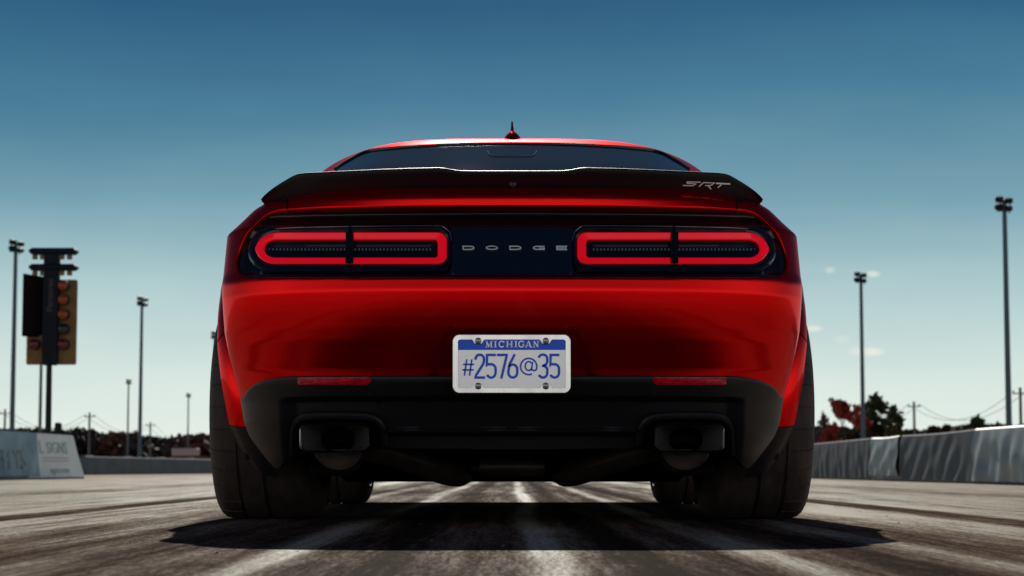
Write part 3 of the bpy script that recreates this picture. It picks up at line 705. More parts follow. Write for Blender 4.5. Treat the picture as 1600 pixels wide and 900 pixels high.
# ---- spoiler
def spoiler():
    tp = [(407.5, 311.5), (412, 306), (420, 298.5), (430, 291), (440, 284.5), (450, 278.5), (458, 274), (466, 271), (478, 269.3), (500, 268.2), (540, 266.3), (600, 263.6), (640, 262.2), (685, 261.2), (695, 262), (706, 264.2), (718, 265.8), (740, 266.2), (800, 266.2)]
    bt = [(407.5, 312.6), (430, 314), (448, 314), (470, 312.5), (520, 309.5), (600, 307), (700, 305.5), (800, 305)]
    xs = np.r_[np.linspace(407.5, 470, 40), np.linspace(471, 800, 130)]
    def Ysp(x): r_ = np.clip(np.abs(x) / .80, 0, .999); return 5.795 + .40 * (1 - np.sqrt(1 - r_ ** 3.2))
    def solve(px, py):
        Yd = np.full(px.shape, 5.8)
        for _ in range(30): x, z = px2w(px, py, Yd); Yd = .6 * Yd + .4 * Ysp(x)
        return x, Yd, z
    xt, yt, zt = solve(xs, np.interp(xs, [a for a, b in tp], [b for a, b in tp])); xb, yb, zb = solve(xs, np.interp(xs, [a for a, b in bt], [b for a, b in bt]))
    H_ = np.maximum(zt - zb, .001); k = np.clip(H_ / .06, .05, 1)
    rows = []
    def row(x, y, z): rows.append(np.stack([x, y, z], 1))
    row(xb, yb + .12, zb - .004); row(xb, yb + .055, zb - .001); row(xb, yb + .048, zb + .002 * k)
    for f in (.1, .3, .5, .7, .85): row(xb + (xt - xb) * f, yb * (1 - f) + yt * f + .045 * (1 - f) ** 1.1, zb + H_ * f * (1 - .09 * k))
    for a in (0, 30, 60, 85): row(xt, yt + .006 * k * (1 - math.cos(R(a))) , zt - .006 * k * (1 - math.sin(R(a))))
    for dy, dz in ((.02, .0), (.06, .004), (.14, .018), (.24, .04), (.34, .055)): row(xt * (1 - .1 * dy), yt + dy, np.maximum(zt - dz * k, .958 - .012 * (dy > .3)) if False else zt - (zt - .962).clip(0) * min(1, dz / .05) - .004 * k)
    Gs = np.array(rows); Gf = np.concatenate([Gs, Gs[:, ::-1][:, 1:] * np.array([-1, 1, 1])], 1)
    mb = MB(); mb.grid(Gf); return mb.build('spoiler', SATIN, CAR, angle=60), Ysp
SPO, Ysp = spoiler()

# ---- greenhouse: roof, pillars and glass
hY = [(6.40, -.01), (6.55, .035), (6.75, .105), (7.0, .19), (7.25, .27), (7.5, .345), (7.75, .422), (7.92, .462), (8.1, .484), (8.4, .495), (8.8, .487), (9.05, .455), (9.3, .36), (9.55, .24), (9.85, .08), (10.0, .0)]
hYs = np.array(hY) * np.array([1, 1.015]); yy = np.arange(6.3, 10.1, .01); ht = np.interp(yy, hYs[:, 0], hYs[:, 1]); kk = np.exp(-.5 * (np.arange(-15, 16) / 6.) ** 2); kk /= kk.sum(); ht = np.convolve(np.pad(ht, 15, 'edge'), kk, 'valid')
hh = lambda Yv: np.interp(Yv, yy, ht)
ww = lambda Yv: np.interp(Yv, [6.4, 7.0, 7.8, 8.5, 9.3, 9.9], [.72, .81, .86, .855, .82, .75])
P_, Q_ = 4.0, 2.2; ZB = .965
def groof(x, Yv): r_ = np.clip(np.abs(x) / ww(Yv), 0, 1); return ZB + hh(Yv) * (1 - r_ ** P_) ** (1 / Q_)
def ggrid(ys, ph, off=0.):
    G = np.zeros((len(ys), len(ph), 3))
    for i, yv in enumerate(ys):
        h_ = max(float(hh(yv)), .0) + off; w_ = float(ww(yv)) + off
        G[i] = np.stack([w_ * np.sign(ph) * np.abs(np.sin(ph)) ** (2 / P_), np.full(len(ph), yv), ZB + h_ * np.cos(ph) ** (2 / Q_) - .0], 1)
    return G
phs = np.linspace(-math.pi / 2, math.pi / 2, 121)
mb = MB(); mb.grid(ggrid(np.linspace(6.42, 9.95, 110), phs)); mb.build('roof', RED, CAR, angle=None)
def ray_roof(px, py):
    px = np.asarray(px, float); py = np.asarray(py, float) + 0 * px; Yd = np.full(px.shape, 6.45); done = np.zeros(px.shape, bool); res = Yd.copy()
    for yv in np.arange(6.45, 9.0, .004):
        x, z = px2w(px, py, yv); hit = (~done) & (z < groof(x, yv)); res[hit] = yv; done |= hit
    lo, hi = res - .004, res.copy()
    for _ in range(14):
        md = (lo + hi) / 2; x, z = px2w(px, py, md); b_ = z < groof(x, md); hi = np.where(b_, md, hi); lo = np.where(b_, lo, md)
    res = np.where(done, hi, res)
    x, z = px2w(px, py, res); return x, res, z, done
tpw = [(524, 266), (534, 259), (545, 252.5), (560, 244), (575, 238.5), (590, 236), (620, 233), (650, 230.8), (700, 228.2), (750, 226.8), (800, 226.3)]
_g = ggrid(np.arange(6.5, 9.0, .02), np.linspace(-math.pi / 2, 0, 400)); _d = _g[..., 2] - CAMH; _yc = _g[..., 1] * cp + _d * spt; _zc = -_g[..., 1] * spt + _d * cp
_px = 800 + FPX * _g[..., 0] / _yc; _py = 450 - FPX * _zc / _yc
def sil_at(px): return float(min(np.interp(px, _px[i], _py[i], left=999) for i in range(len(_px))))
tpw = [(a, max(b, sil_at(a) + 5.0)) for a, b in tpw]
pxs = np.r_[np.linspace(524, 600, 40), np.linspace(602, 800, 60)]; rows = []; sil = np.interp(pxs, np.arange(524, 801, 4), [sil_at(a) for a in np.arange(524, 801, 4)])
for f in np.linspace(0, 1, 30):
    pt = np.maximum(np.interp(pxs, [a for a, b in tpw], [b for a, b in tpw]), sil + 4.5); py = pt + (287 - pt) * f; x, y, z, dn = ray_roof(pxs, py); rows.append(np.stack([x, y - .002, z + .004], 1))
Gw = np.array(rows); Gw = np.concatenate([Gw, Gw[:, ::-1][:, 1:] * np.array([-1, 1, 1])], 1)
mb = MB(); mb.grid(Gw); RW = mb.build('rear_window', GLASS, CAR, angle=None)
# black rubber rim round the glass
rim = []
for px, py in cr_path(tpw, 6):
    x, y, z, dn = ray_roof(np.array([px]), np.array([py])); rim.append((float(x[0]), float(y[0]) - .004, float(z[0]) + .005))
rimf = rim + [(-a, b, c) for a, b, c in reversed(rim[:-1])]; mb = MB(); mb.tube(rimf, .0065, 6); mb.build('seal', BLKGLOSS, RW)
# high brake lamp behind the top of the glass
loop = [(762, 238.5), (764, 243), (770, 246), (785, 246.4), (800, 246.5)]; L2 = []
for px, py in cr_path(loop, 5):
    x, y, z, dn = ray_roof(np.array([px]), np.array([py])); L2.append((float(x[0]), float(y[0]) - .006, float(z[0]) + .005))
mb = MB(); mb.tube(L2 + [(-a, b, c) for a, b, c in reversed(L2[:-1])], .0013, 6); mb.build('brake_lamp_frame', mat('grey_trim', (.01, .02, .025), .9, spec=.05), RW)
mb = MB(); mb.grid(ggrid(np.linspace(9.12, 9.85, 16), np.linspace(-1.15, 1.15, 40), .004)); mb.build('windscreen', GLASS, CAR, angle=None)
for s_ in (-1, 1):
    mb = MB(); a, b = sorted((s_ * 1.12, s_ * 1.50)); mb.grid(ggrid(np.linspace(7.75, 9.35, 24), np.linspace(a, b, 10), .004)); mb.build('side_window', GLASS, CAR, angle=None)
# shark-fin aerial
Ya = 7.98
def A_(px, py, dy=0): x, z = px2w(px, py, Ya); return float(x), Ya + dy, float(z)
rows = []
for py, wl, wr, dp in ((221, 786, 815, .10), (217.5, 787, 814.5, .095), (212, 790.5, 811, .08), (208.5, 794, 807.5, .065), (205.5, 796.8, 804.2, .04), (202, 797.8, 803, .02), (196, 798.2, 802.3, .012), (190, 798.6, 801.7, .009), (187.5, 799.3, 801, .005)):
    xl, _, z = A_(wl, py); xr_, _, _ = A_(wr, py); cx, hw = (xl + xr_) / 2, (xr_ - xl) / 2
    rows.append([(cx + hw * math.cos(t), Ya + dp * math.sin(t) + (.08 - dp * .6) * .4, z) for t in np.linspace(0, 2 * math.pi, 20, endpoint=False)])
mb = MB(); mb.grid(np.array(rows), closev=True); mb.F.append(tuple(len(mb.V) - 20 + i for i in range(20))); mb.build('roof_aerial', RED, CAR, angle=60)

# ---- lower fascia (black): wraps the corner to the wheel arch
def fascia():
    tpx = [(381.5, 622), (386, 612), (395, 603), (408, 596.5), (425, 591.5), (445, 588.5), (470, 587.2), (540, 586.8), (700, 586.6), (800, 586.6)]
    x, y, z = on_surf(*np.array(cr_path(tpx, 5)).T); rt_ = x / -Wz(z); o_ = np.argsort(rt_); rt_, zt_t = rt_[o_], z[o_]
    bpx = [(437, 732), (445, 722), (454, 710), (462, 700), (464, 670), (470, 660), (482, 653.5), (500, 652), (560, 652), (580, 655), (590, 661), (597, 674), (601, 690), (606, 700), (800, 702)]
    x, y, z = on_surf(*np.array(bpx).T); rb_ = x / -Wz(z); o_ = np.argsort(rb_); rb_, zb_t = rb_[o_], z[o_]
    nrw = 110; rows = []
    ratio = np.sin(pc) ** (2 / NE)
    zt = np.interp(ratio, rt_, zt_t); zb = np.interp(ratio, np.r_[rb_, 1.0], np.r_[zb_t, .168]); nS = 16
    for j in range(nrw):
        f = j / (nrw - 1); z = zt + (zb - zt) * f; W = Wz(z); x = W * ratio; y = Y0(z) + LC * (1 - np.cos(pc))
        m = 1 - sm(.605, .665, x)
        off = -.007 * np.ones_like(z); off += .006 * np.exp(-((zt - z) / .004)) # rolled top edge
        low = sm(.366, .350, z) * m * .045; lip = sm(.2785, .2715, z) * (1 - sm(.2655, .262, z)) * (1 - sm(.345, .355, x)) * .040
        off = off + low - lip + sm(.262, .255, z) * m * .02 * (x < .40)
        zs_t, zs_b = zt[-1], .170; ys = np.linspace(float(y[-1]), 6.50, nS + 1)[1:]
        zside = zs_t + (zs_b - zs_t) * f; xs = Wz(zside) + bulge(ys, zside) * .35 + .005; 
        rows.append(np.stack([np.r_[x + .004 * np.sin(pc) ** 8, xs], np.r_[y + off * np.cos(pc) ** .3, ys], np.r_[z, np.full(nS, zside)]], 1))
    # inner return at the bottom edge
    last = rows[-1].copy(); r2 = last.copy(); r2[:, 0] *= .985; r2[:NR, 1] += .03; r2[:, 2] += .004; rows.append(r2); r3 = r2.copy(); r3[:, 0] *= .97; r3[:NR, 1] += .10; r3[:, 2] += .03; rows.append(r3)
    Gs = np.array(rows); full = np.concatenate([Gs[:, ::-1] * np.array([-1, 1, 1]), Gs[:, 1:]], 1); mb = MB(); mb.grid(full)
    mb.F = [tuple(reversed(f)) for f in mb.F]
    return mb.build('lower_fascia', PLASTIC, CAR, angle=50)
FAS = fascia()

# reflectors
for side in (0, 1):
    lo = [rr(464.5, 588.6, 581, 602.5, 3, 3, (9, 8), (5, 5)), rr(465.5, 589.5, 580, 601.5, 3, 3, (9, 8), (5, 5)), rr(468, 591, 577.5, 600, 2, 2, (7, 6), (4, 4))]
    mb = patch_loops(lo, [-.004, -.0115, -.012]); (mb.mirror() if side else mb).build('reflector', REFL, CAR, angle=40)

# ---- exhaust: finisher, tip, silencer and pipe
def exhaust(side):
    f = (lambda m: m.mirror()) if side else (lambda m: m)
    # bezel arch in the fascia
    arch_px = [(457, 708), (456.5, 690), (457.5, 672), (462, 660), (472, 652), (486, 649.5), (520, 649), (560, 649.5), (578, 651.5), (590, 657.5), (597, 669), (599.5, 684), (600, 694)]
    P = []
    for px, py in cr_path(arch_px, 6):
        x, y, z = on_surf(px, py); P.append((float(x), float(y) + .028, float(z)))
    m = MB(); m.tube(P, .0125, 10); bz = f(m).build('exhaust_bezel', SATIN, CAR)
    Yt = 5.735
    def ring(L, dy):
        x, z = px2w([a for a, b in L], [b for a, b in L], Yt); return np.stack([x, np.full(len(L), Yt + dy), z], 1)
    Lo = rr(467.5, 661.5, 578.5, 707, (13, 11), (13, 11), (13, 12), (13, 12), m=20)
    L1 = rr(469.5, 663, 576.5, 705.5, (12, 10), (12, 10), (12, 11), (12, 11), m=20)
    L2 = rr(471, 664.3, 575, 704, (11, 9), (11, 9), (11, 10), (11, 10), m=20)
    n = len(Lo); ang = [math.atan2(686 - b, (a - 523)) for a, b in L2]
    circ = [(523 + 27 * math.cos(a), 686 - 21 * math.sin(a)) for a in ang]; mid = [((a + 1.6 * c[0]) / 2.6, (b + 1.6 * c[1]) / 2.6) for (a, b), c in zip(L2, circ)]
    ro = ring(Lo, .16); r0 = ring(Lo, .006); r1 = ring(L1, 0); r2 = ring(L2, .003); r3 = ring(L2, .012); r4 = ring(mid, .075); r5 = ring(circ, .115); r6 = ring(circ, .30)
    m = MB(); m.grid(np.array([ro, r0, r1, r2]), closev=True); tip = f(m).build('exhaust_tip', SMOKEC, CAR, angle=50)
    m = MB(); m.grid(np.array([r3, r4, r5]), closev=True); f(m).build('funnel', FUN, tip, angle=60)
    m = MB(); m.grid(np.array([r5, r6]), closev=True); m.F.append(tuple(n + i for i in range(n))); f(m).build('bore', HOLE, tip, angle=60)
    # silencer can behind
    m = MB(); pr = [(6.02, .0), (6.02, .055), (6.015, .072), (6.03, .077), (6.4, .077), (6.42, 0)]
    G = np.array([[(-.50 + r_ * math.cos(t), y, .233 + r_ * math.sin(t)) for t in np.linspace(0, 2 * math.pi, 32, endpoint=False)] for y, r_ in pr]); m.grid(G, closev=True); f(m).build('silencer', PIPE, CAR, angle=40)
    P = cr_path([(-.47, 6.08, .235), (-.40, 6.10, .222), (-.30, 6.18, .190), (-.21, 6.30, .158), (-.172, 6.48, .148), (-.168, 7.0, .150), (-.168, 8.2, .16), (-.168, 9.6, .2)], 8)
    m = MB(); m.tube([tuple(p) for p in P], .040, 20); f(m).build('exhaust_pipe', PIPE, CAR)
exhaust(0); exhaust(1)

# ---- underbody
mb = MB(); mb.box((0, 6.05, .30), (1.30, .10, .16), bev=.02); mb.box((0, 8.8, .185), (1.20, 3.4, .130), bev=.03); mb.box((0, 6.75, .37), (1.20, 1.3, .24), bev=.05)
mb.box((0, 10.3, .18), (1.55, .5, .12), bev=.03); mb.box((0, 7.0, .34), (.50, .8, .35), bev=.05)
mb.box((0, 8.35, .36), (1.64, 2.0, .30), bev=.04); mb.build('underbody', UNDER, CAR, angle=40)
mb = MB()
for x_, y_, z_, s_ in ((0.0, 6.4, .170, .06), (-.05, 6.6, .165, .05)): mb.tube([(x_ - .1, y_, z_), (x_ + .1, y_, z_)], s_ * .5, 12)
mb.tube([(-.64, 6.9, .34), (-.2, 6.9, .27), (.2, 6.9, .27), (.64, 6.9, .34)], .035, 12); mb.build('rear_axle', PIPE, CAR)
for s_ in (-1, 1):
    mb = MB(); mb.box((s_ * .56, 6.62, .165), (.14, .30, .045), bev=.01); mb.tube([(s_ * .62, 6.8, .22), (s_ * .3, 6.6, .19)], .022, 8); mb.build('suspension_arm', UNDER, CAR)
# wheel-arch liners
for ya in (6.9, 9.85):
    for s_ in (-1, 1):
        G = np.array([[(s_ * xx, ya + .445 * math.cos(t), .345 + .445 * math.sin(t)) for xx in (.60, .72, .83)] for t in np.linspace(-.35, math.pi + .35, 30)]); mb = MB(); mb.grid(G)
        b0 = len(mb.V); mb.add([(s_ * .60, ya, .345)] + [tuple(g[0]) for g in G], [(0, i + 1, i + 2) for i in range(29)]); mb.build('arch_liner', UNDER, CAR, angle=None)

# ---- wheels
def wheel(cx, cy, rad, wd, side, tread_blocks):
    """cx = middle of tyre, side -1 left"""
    r = bpy.data.objects.new('wheel', None)
    mb = MB(); na = 32 if not tread_blocks else 32
    ts = []
    for k in range(na):
        a = 2 * math.pi * k / na; ts += [(a - .006, 1), (a + .006, 1), (a + .009, 0), (a + math.pi / na, 0), (a + 2 * math.pi / na - .009, 0)]
    rimr = .262
    h = wd / 2
    # profile from outboard rim seat to inboard rim seat; u: +1 outboard
    prof = [(h - .030, rimr - .005, 0), (h - .014, rimr + .004, 0), (h - .004, rimr + .030, 0), (h, rad - .055, 0), (h - .004, rad - .034, 0), (h - .013, rad - .018, 1), (h - .025, rad - .008, 1), (h - .045, rad - .0025, 1), (h - .088, rad - .0008, 1),
            (h - .089, rad - .001, 0), (h - .0895, rad - .008, 0), (h - .100, rad - .008, 0), (h - .1005, rad - .0005, 0),
            (h * .25, rad, 0), (-h * .02 + .006, rad, 0), (-h * .02 + .0055, rad - .008, 0), (-h * .02 - .0055, rad - .008, 0), (-h * .02 - .006, rad, 0),
            (-h * .42, rad - .0006, 0), (-h + .06, rad - .002, 0), (-h + .04, rad - .005, 0), (-h + .022, rad - .014, 0), (-h + .010, rad - .03, 0), (-h + .0, rad - .060, 0), (-h + .004, rimr + .03, 0), (-h + .014, rimr + .004, 0), (-h + .03, rimr - .005, 0)]
    G = []
    for a, gr in ts:
        G.append([(cx + side * u, cy + (rr_ - (.004 if (gr and g) else 0)) * math.sin(a), rad - .002 + (rr_ - (.004 if (gr and g) else 0)) * math.cos(a)) for u, rr_, g in prof])
    mb.grid(np.array(G), closeu=True)
    # flatten the contact patch on the road
    V = np.array(mb.V); V[:, 2] = np.maximum(V[:, 2], .0015); mb.V = [tuple(v) for v in V]
    if side < 0: mb.F = [tuple(reversed(f)) for f in mb.F]
    tyre = mb.build('wheel', RUBBER, CAR, angle=30)
    def lathe(prof, m, name, n=64, ang=40):
        G = np.array([[(cx + side * u, cy + rr_ * math.sin(a), rad + rr_ * math.cos(a)) for u, rr_ in prof] for a in np.linspace(0, 2 * math.pi, n, endpoint=False)]); q = MB(); q.grid(G, closeu=True); return q.build(name, m, tyre, angle=ang)
    lathe([(h - .03, rimr - .006), (h - .012, rimr + .008), (h - .010, rimr - .004), (h - .05, rimr - .02), (0, rimr - .035), (-h + .05, rimr - .02), (-h + .012, rimr - .006)], RIM, 'rim')
    lathe([(-h + .016, rimr - .008), (-h + .0065, rimr - .003), (-h + .005, rimr + .003), (-h + .009, rimr + .009)], RIMEDGE, 'rim_edge')
    q = MB()
    for k in range(5):
        a = 2 * math.pi * k / 5 + .3
        for da in (-.13, .13):
            q.tube([(cx + side * (h - .05), cy + .05 * math.sin(a), rad + .05 * math.cos(a)), (cx + side * (h - .03), cy + .15 * math.sin(a + da * .7), rad + .15 * math.cos(a + da * .7)), (cx + side * (h - .035), cy + .25 * math.sin(a + da), rad + .25 * math.cos(a + da))], [.03, .02, .018], 8)
    q.tube([(cx + side * (h - .08), cy, rad), (cx + side * (h - .02), cy, rad)], .06, 20); q.build('spokes', RIM, tyre)
    q = MB(); q.tube([(cx - side * .02, cy, rad), (cx + side * .01, cy, rad)], .18, 40); q.build('brake_disc', PIPE, tyre)
for sd in (-1, 1):
    wheel(sd * .789, 6.9, .360, .345, sd, True)
    wheel(sd * .808, 9.85, .350, .290, sd, True)

# ---- wheel-arch flares
def flare(ya, side, segs, rear=True):
    for (t0, t1, m, nm) in segs:
        rows = []
        for t in np.linspace(t0, t1, max(8, int(abs(t1 - t0) / 2.2))):
            at = abs(t)
            if rear: xo = float(np.interp(at, [0, 30, 50, 62, 78, 98, 108, 118], [.966, .946, .938, .931, .913, .886, .855, .812]))
            else: xo = float(np.interp(at, [0, 40, 62, 98, 118], [.975, .97, .955, .93, .91]))
            if rear and t > 0: xo = float(np.interp(at, [0, 40, 62, 98, 118], [.966, .962, .955, .94, .92]))
            r0 = .398 if rear else .385; ring = []
            wr = .075 if rear else .06
            wr *= float(np.interp(at, [0, 90, 118], [1, .95, .75]))
            for dr, dx in ((.0, -.05), (.0, -.012), (.003, -.004), (.010, 0.), (.022, -.0015), (wr * .55, -.010), (wr * .85, -.022), (wr, -.032), (wr + .012, -.055), (wr + .02, -.09)):
                a = R(t); ring.append((side * (xo + dx), ya + (r0 + dr) * math.sin(a), .36 + (r0 + dr) * math.cos(a)))
            rows.append(ring)
        mb = MB(); mb.grid(np.array(rows)); mb.build(nm, m, CAR, angle=40)
for sd in (-1, 1):
    flare(6.9, sd, [(-118, -98.3, PLASTIC, 'lower_arch_trim'), (-98, -61.5, RED, 'arch_flare'), (-60.7, 60.7, RED, 'arch_flare'), (61.5, 98, RED, 'arch_flare')])
    flare(9.85, sd, [(-98, 98, RED, 'arch_flare')], False)
# doors with handles
for sd in (-1, 1):
    ys = np.linspace(7.72, 9.22, 50); zs = np.linspace(.24, .93, 40); G = np.array([[(sd * (float(Wz(z)) + float(bulge(np.array([y]), z)[0]) + .004), y, z + .03 * ((z - .2) / .755) ** 2) for y in ys] for z in zs]); mb = MB(); mb.grid(G)
    dr = mb.build('door', RED, CAR, angle=None); mb = MB(); xh = float(Wz(.78)) + .06
    mb.box((sd * (xh + .03), 7.92, .80), (.02, .2, .025), bev=.008); mb.build('handle', RED, dr)

# ---- licence plate
YP = 5.618
def PW(px, py, d=0.): x, z = px2w(px, py, YP); return (float(x), YP - d, float(z))
def plate():
    o = rr(707.5, 522.5, 891.5, 614.5, 10, 10, 10, 10, m=40); o1 = rr(708.5, 523.5, 890.5, 613.5, 9.5, 9.5, 9.5, 9.5, m=40)
    i0 = rr(715.5, 530.5, 884, 606.5, 4, 4, 4, 4, m=40)
    # notch the inner edge round the four screws
    scr = [(747.2, 533), (852.8, 533), (747.2, 603.2), (852.8, 603.2)]
    def notch(L, g):
        out = []
        for a, b in L:
            for sx_, sy_ in scr:
                d = abs(a - sx_)
                if d < 10 + g and abs(b - sy_) < 12:
                    k = 1 - sm(4.5, 10 + g, d); b = b + (6.5 * k if sy_ < 560 else -6.0 * k)
            out.append((a, b))
        return out
    def dens(L):
        L = np.array(L + [L[0]]); out = []
        for k in range(len(L) - 1):
            n = max(1, int(np.hypot(*(L[k + 1] - L[k])) / 1.2))
            for q in range(n): out.append(tuple(L[k] + (L[k + 1] - L[k]) * q / n))
        return out
    # equal point counts through angle-free resampling
    def resample(L, n=360):
        L = np.array(list(L) + [L[0]]); s_ = np.r_[0, np.cumsum(np.hypot(*np.diff(L, axis=0).T))]; t = np.linspace(0, s_[-1], n, endpoint=False)
        return np.stack([np.interp(t, s_, L[:, 0]), np.interp(t, s_, L[:, 1])], 1)
    O, O1 = resample(o), resample(o1); I = resample(i0); I1 = np.array(notch([tuple(p) for p in I], 0)); I2 = np.array([((a - 800) * .994 + 800, (b - 568.5) * .99 + 568.5) for a, b in I1])
    rings = [np.array([PW(a, b, d) for a, b in L]) for L, d in ((O, -.006), (O, .0015), (O1, .0035), (I1, .0035), (I2, .0015))]
    pl = MB(); m_ = rr(712, 527, 888, 610, 5, 5, 5, 5); pl.add([PW(a, b, .0) for a, b in m_] + [PW(a, b, -.004) for a, b in m_], [tuple(reversed(range(len(m_))))] + [(i, (i + 1) % len(m_), len(m_) + (i + 1) % len(m_), len(m_) + i) for i in range(len(m_))])
    po = pl.build('license_plate', PLATEW, CAR, smooth=False)
    f = MB(); f.grid(np.array(rings), closev=True); f.build('plate_frame', BRUSH, po, angle=40)
    b = MB(); b.add([PW(713, 546.8, .0008), PW(887, 546.8, .0008), PW(887, 528.5, .0008), PW(713, 528.5, .0008)], [(0, 1, 2, 3)]); b.build('blue_band', PLATEB, po, smooth=False)
    for sx_, sy_ in scr:
        q = MB(); c = PW(sx_, sy_)
        G = []
        for rad_, d in ((.0095, .0035), (.009, .0065), (.006, .0085), (.0008, .009)): G.append([(c[0] + rad_ * math.cos(t), YP - d, c[2] + rad_ * math.sin(t)) for t in np.linspace(0, 2 * math.pi, 24, endpoint=False)])
        q.grid(np.array(G), closev=True); so = q.build('screw', STEEL, po); 
        q.V = []; q.F = []; q.box((c[0], YP - .0086, c[2]), (.017, .001, .0016), bev=0); q.build('screw', HOLE, po, smooth=False)
    return po
PLO = plate()

# stroke lettering: polylines in px space, thickness in px
def ribbon(pts, w, closed=False, round_=False):
    P = np.array(pts, float); n = len(P); Lft, Rgt = [], []
    for i in range(n):
        if closed: a, b = P[(i - 1) % n], P[(i + 1) % n]
        else: a, b = P[max(i - 1, 0)], P[min(i + 1, n - 1)]
        d1 = P[i] - a; d2 = b - P[i]; l1, l2 = np.hypot(*d1), np.hypot(*d2)
        t1 = d1 / l1 if l1 > 1e-9 else d2 / max(l2, 1e-9); t2 = d2 / l2 if l2 > 1e-9 else t1
        n1 = np.array([-t1[1], t1[0]]); n2 = np.array([-t2[1], t2[0]]); m = n1 + n2; m /= max(np.hypot(*m), 1e-9); k = 1 / max(.45, m @ n1)
        Lft.append(P[i] + m * k * w / 2); Rgt.append(P[i] - m * k * w / 2)
    V = Lft + Rgt; F = []
    for i in range(n if closed else n - 1): j = (i + 1) % n; F.append((i, j, n + j, n + i))
    return V, F
def arc(cx, cy, rx, ry, a0, a1, n=14): return [(cx + rx * math.cos(R(a0 + (a1 - a0) * k / n)), cy - ry * math.sin(R(a0 + (a1 - a0) * k / n))) for k in range(n + 1)]
def strokes_mesh(strokes, fn, d0, d1):
    mb = MB()
    for pts, w_, closed in strokes:
        V, F = ribbon(pts, w_, closed); n = len(V); Vf = [fn(a, b, d1) for a, b in V]; Vb = [fn(a, b, d0) for a, b in V]; h = n // 2
        FF = [tuple(f) for f in F]
        for i in range(h if closed else h - 1):
            j = (i + 1) % h; FF.append((i, i + n, j + n, j)); FF.append((h + i, h + j, h + j + n, h + i + n))
        if not closed: FF.append((0, h, h + n, n)); FF.append((h - 1, h - 1 + n, 2 * h - 1 + n, 2 * h - 1))
        mb.add(Vf + Vb, FF)
    return mb
# number: traced from a 1523-px wide crop, 6.923 crop px per photo px
def c2p(P): return [(690 + a / 6.923, 500 + b / 6.923) for a, b in P]
T_ = 27 / 6.923; ST = []
def st(P, w_=T_, closed=False): ST.append((c2p(P), w_, closed))
st([(272, 425), (247, 602)], 17 / 6.923); st([(327, 425), (302, 602)], 17 / 6.923); st([(232, 480), (352, 480)], 17 / 6.923); st([(224, 540), (346, 540)], 17 / 6.923)
st(arc(413, 425, 46, 50, 185, 0) + [(459, 445), (448, 478), (372, 600), (368, 622), (470, 622)])
st([(588, 378), (492, 378), (489, 486), (500, 476)] + arc(535, 530, 49, 52, 125, 0)[2:] + [(584, 570)] + arc(536, 570, 48, 52, 0, -155))
st([(598, 378), (703, 378), (702, 395), (645, 634)])
st([(792, 370), (735, 480)] + arc(770, 560, 48, 62, 172, 180, 2) + arc(770, 568, 48, 54, 180, 360)[1:] + arc(770, 536, 48, 54, 0, 150))
st(arc(940, 503, 88, 86, -62 - 0, -360 + 20, 40) if False else [(975, 578)] + arc(942, 503, 88, 88, -75, -360, 34) + arc(1000, 520, 30, 26, 20, -120, 8), 18 / 6.923)
st([(984, 450), (974, 530), (980, 546)], 16 / 6.923); st(arc(942, 498, 38, 48, 40, 340, 18), 17 / 6.923)
st(arc(1096, 420, 47, 46, 165, 0) + [(1143, 450), (1130, 480), (1098, 494)] ); st([(1085, 494), (1120, 500), (1143, 525)] + arc(1096, 572, 47, 50, 0, -155))
st([(1273, 378), (1180, 378), (1177, 486), (1188, 476)] + arc(1222, 530, 48, 52, 125, 0)[2:] + [(1270, 570)] + arc(1222, 570, 48, 52, 0, -155))
strokes_mesh(ST, PW, .0005, .0022).build('plate_number', PLATEB, PLO, smooth=False)
# serif state name
ST = []; 
def serif(chars):
    y0, y1 = 225, 297; th, tn, sf = 13, 6, 6
    def V_(x, w_=th): st([(x, y0), (x, y1)], w_ / 6.923)
    def S_(x0, x1, y, w_=sf): st([(x0, y), (x1, y)], w_ / 6.923)
    # M
    V_(486, tn); V_(537, th); st([(486, y0 + 2), (512, y1 - 4)], 12 / 6.923); st([(512, y1 - 4), (535, y0 + 2)], 5 / 6.923); S_(473, 496, y0 + 3); S_(473, 500, y1 - 3); S_(526, 553, y0 + 3); S_(524, 553, y1 - 3)
    for c in (582, 803): V_(c); S_(c - 15, c + 15, y0 + 3); S_(c - 15, c + 15, y1 - 3)
    st(arc(650, 261, 28, 32, 40, 320, 16), 11 / 6.923); st([(675, y0 + 2), (675, 250)], 5 / 6.923)
    V_(711); V_(757); st([(711, 261), (757, 261)], 6 / 6.923)
    for c in (711, 757): S_(c - 13, c + 13, y0 + 3); S_(c - 13, c + 13, y1 - 3)
    st(arc(862, 261, 28, 32, 45, 320, 16), 11 / 6.923); V_x = 886; st([(886, 262), (886, y1 - 6)], 11 / 6.923); S_(872, 898, 264); st([(886, y0 + 2), (886, 248)], 5 / 6.923)
    st([(939, y0), (914, y1 - 4)], 6 / 6.923); st([(939, y0), (965, y1 - 4)], 13 / 6.923); st([(924, 275), (956, 275)], 5 / 6.923); S_(902, 926, y1 - 3); S_(950, 982, y1 - 3)
    V_(1000, tn); V_(1042, tn); st([(1000, y0 + 3), (1042, y1 - 3)], 13 / 6.923); S_(988, 1008, y0 + 3); S_(988, 1013, y1 - 3); S_(1030, 1055, y0 + 3)
serif('MICHIGAN'); strokes_mesh(ST, PW, .0009, .0020).build('state_name', PLATET, PLO, smooth=False)
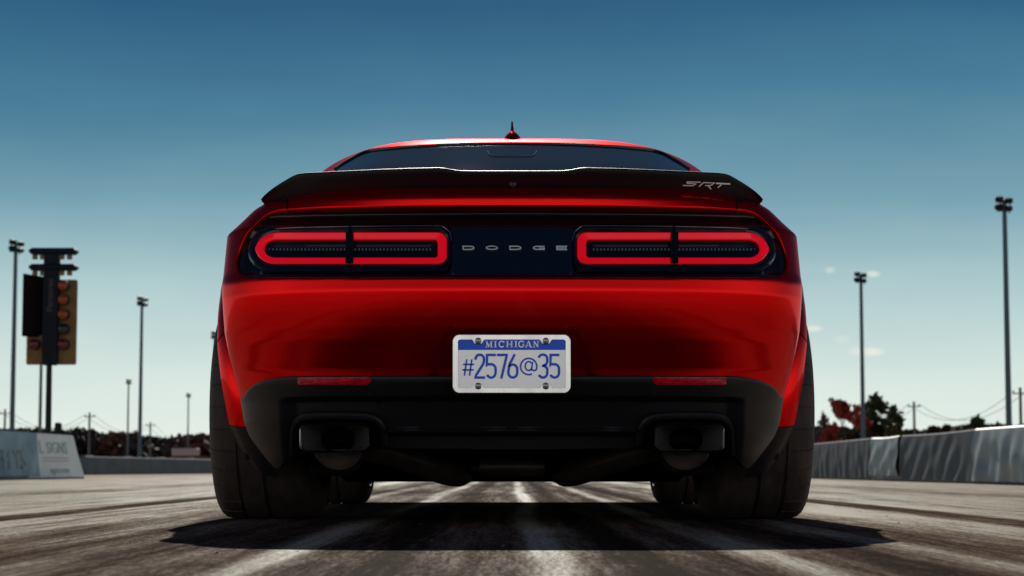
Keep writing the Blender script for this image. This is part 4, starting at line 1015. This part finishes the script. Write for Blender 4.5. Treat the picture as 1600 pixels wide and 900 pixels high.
# five chrome letters on the centre panel (traced: 8 crop px per photo px from 700,360)
ST = []
def c2(P): return [(700 + a / 8, 360 + b / 8) for a, b in P]
def s2(P, w_=14, closed=False): ST.append((c2(P), w_ / 8, closed))
def Dg(x0): s2([(x0 + 6, 240), (x0 + 6, 197), (x0 + 90, 197)] + arc(x0 + 90, 217, 52, 20, 90, -90, 10) + [(x0 + 6, 238)])
Dg(182); s2(arc(548, 216, 71, 21, 0, 360, 30)[:-1], 12, True); Dg(768)
s2([(1208, 197)] + arc(1120, 217, 52, 20, 90, 270, 10) + [(1203, 238), (1203, 219), (1135, 219)])
s2([(1490, 197), (1360, 197), (1360, 240), (1490, 240)]); s2([(1360, 219), (1485, 219)])
xb_, yb_, zb_ = on_surf(800, 390)
def BW(px, py, d):
    x, y, z = on_surf(px, py); _, ya, za = on_surf(px, 356); _, yb2, zb2 = on_surf(px, 428); t = (z - zb2) / (za - zb2)
    return float(x), float(yb2 + (ya - yb2) * t) + .0138 - d, float(z)
for grp in (ST[:1], ST[1:2], ST[2:3], ST[3:4], ST[4:6]): strokes_mesh(grp, BW, .0, .005).build('badge_letter', CHROME, badge, smooth=False)
# slanted badge on the spoiler (10 crop px per photo px from 1050,270)
ST = []
def c3(P): return [(1050 + a / 10, 270 + b / 10) for a, b in P]
def s3(P, w_=15): ST.append((c3(P), w_ / 10, False))
s3([(445, 152), (238, 147), (232, 168), (370, 180), (322, 207), (168, 203)]); s3([(418, 220), (490, 158), (662, 163), (600, 205), (515, 205)], 15); s3([(560, 212), (612, 262)], 16)
s3([(685, 170), (905, 180)], 22); s3([(768, 190), (712, 236)], 16)
def SW(px, py, d):
    Yd = 5.9
    for _ in range(25):
        x, z = px2w(px, py, Yd); t = np.clip((z - .936) / .0655, 0, 1); Yd = .5 * Yd + .5 * (float(Ysp(x)) + .045 * (1 - t) ** 1.1)
    return float(x), Yd + .001 - d, float(z)
for grp in (ST[:1], ST[1:3], ST[3:5]): strokes_mesh(grp, SW, -.002, .009).build('badge_letter', CHROME, SPO, smooth=False)
# lock / camera on the spoiler
c = SW(801.5, 288, .006); mb = MB(); G = []
for rad_, d in ((.0095, 0), (.0095, .004), (.0075, .005), (.0068, .002), (.003, .001), (.0025, .003), (.0004, .0035)): G.append([(c[0] + rad_ * math.cos(t), c[1] - d, c[2] + rad_ * math.sin(t)) for t in np.linspace(0, 2 * math.pi, 24, endpoint=False)])
mb.grid(np.array(G), closev=True); mb.build('lock_button', mat('dark_satin_metal', (.05, .05, .055), .35, .6), SPO, angle=40)
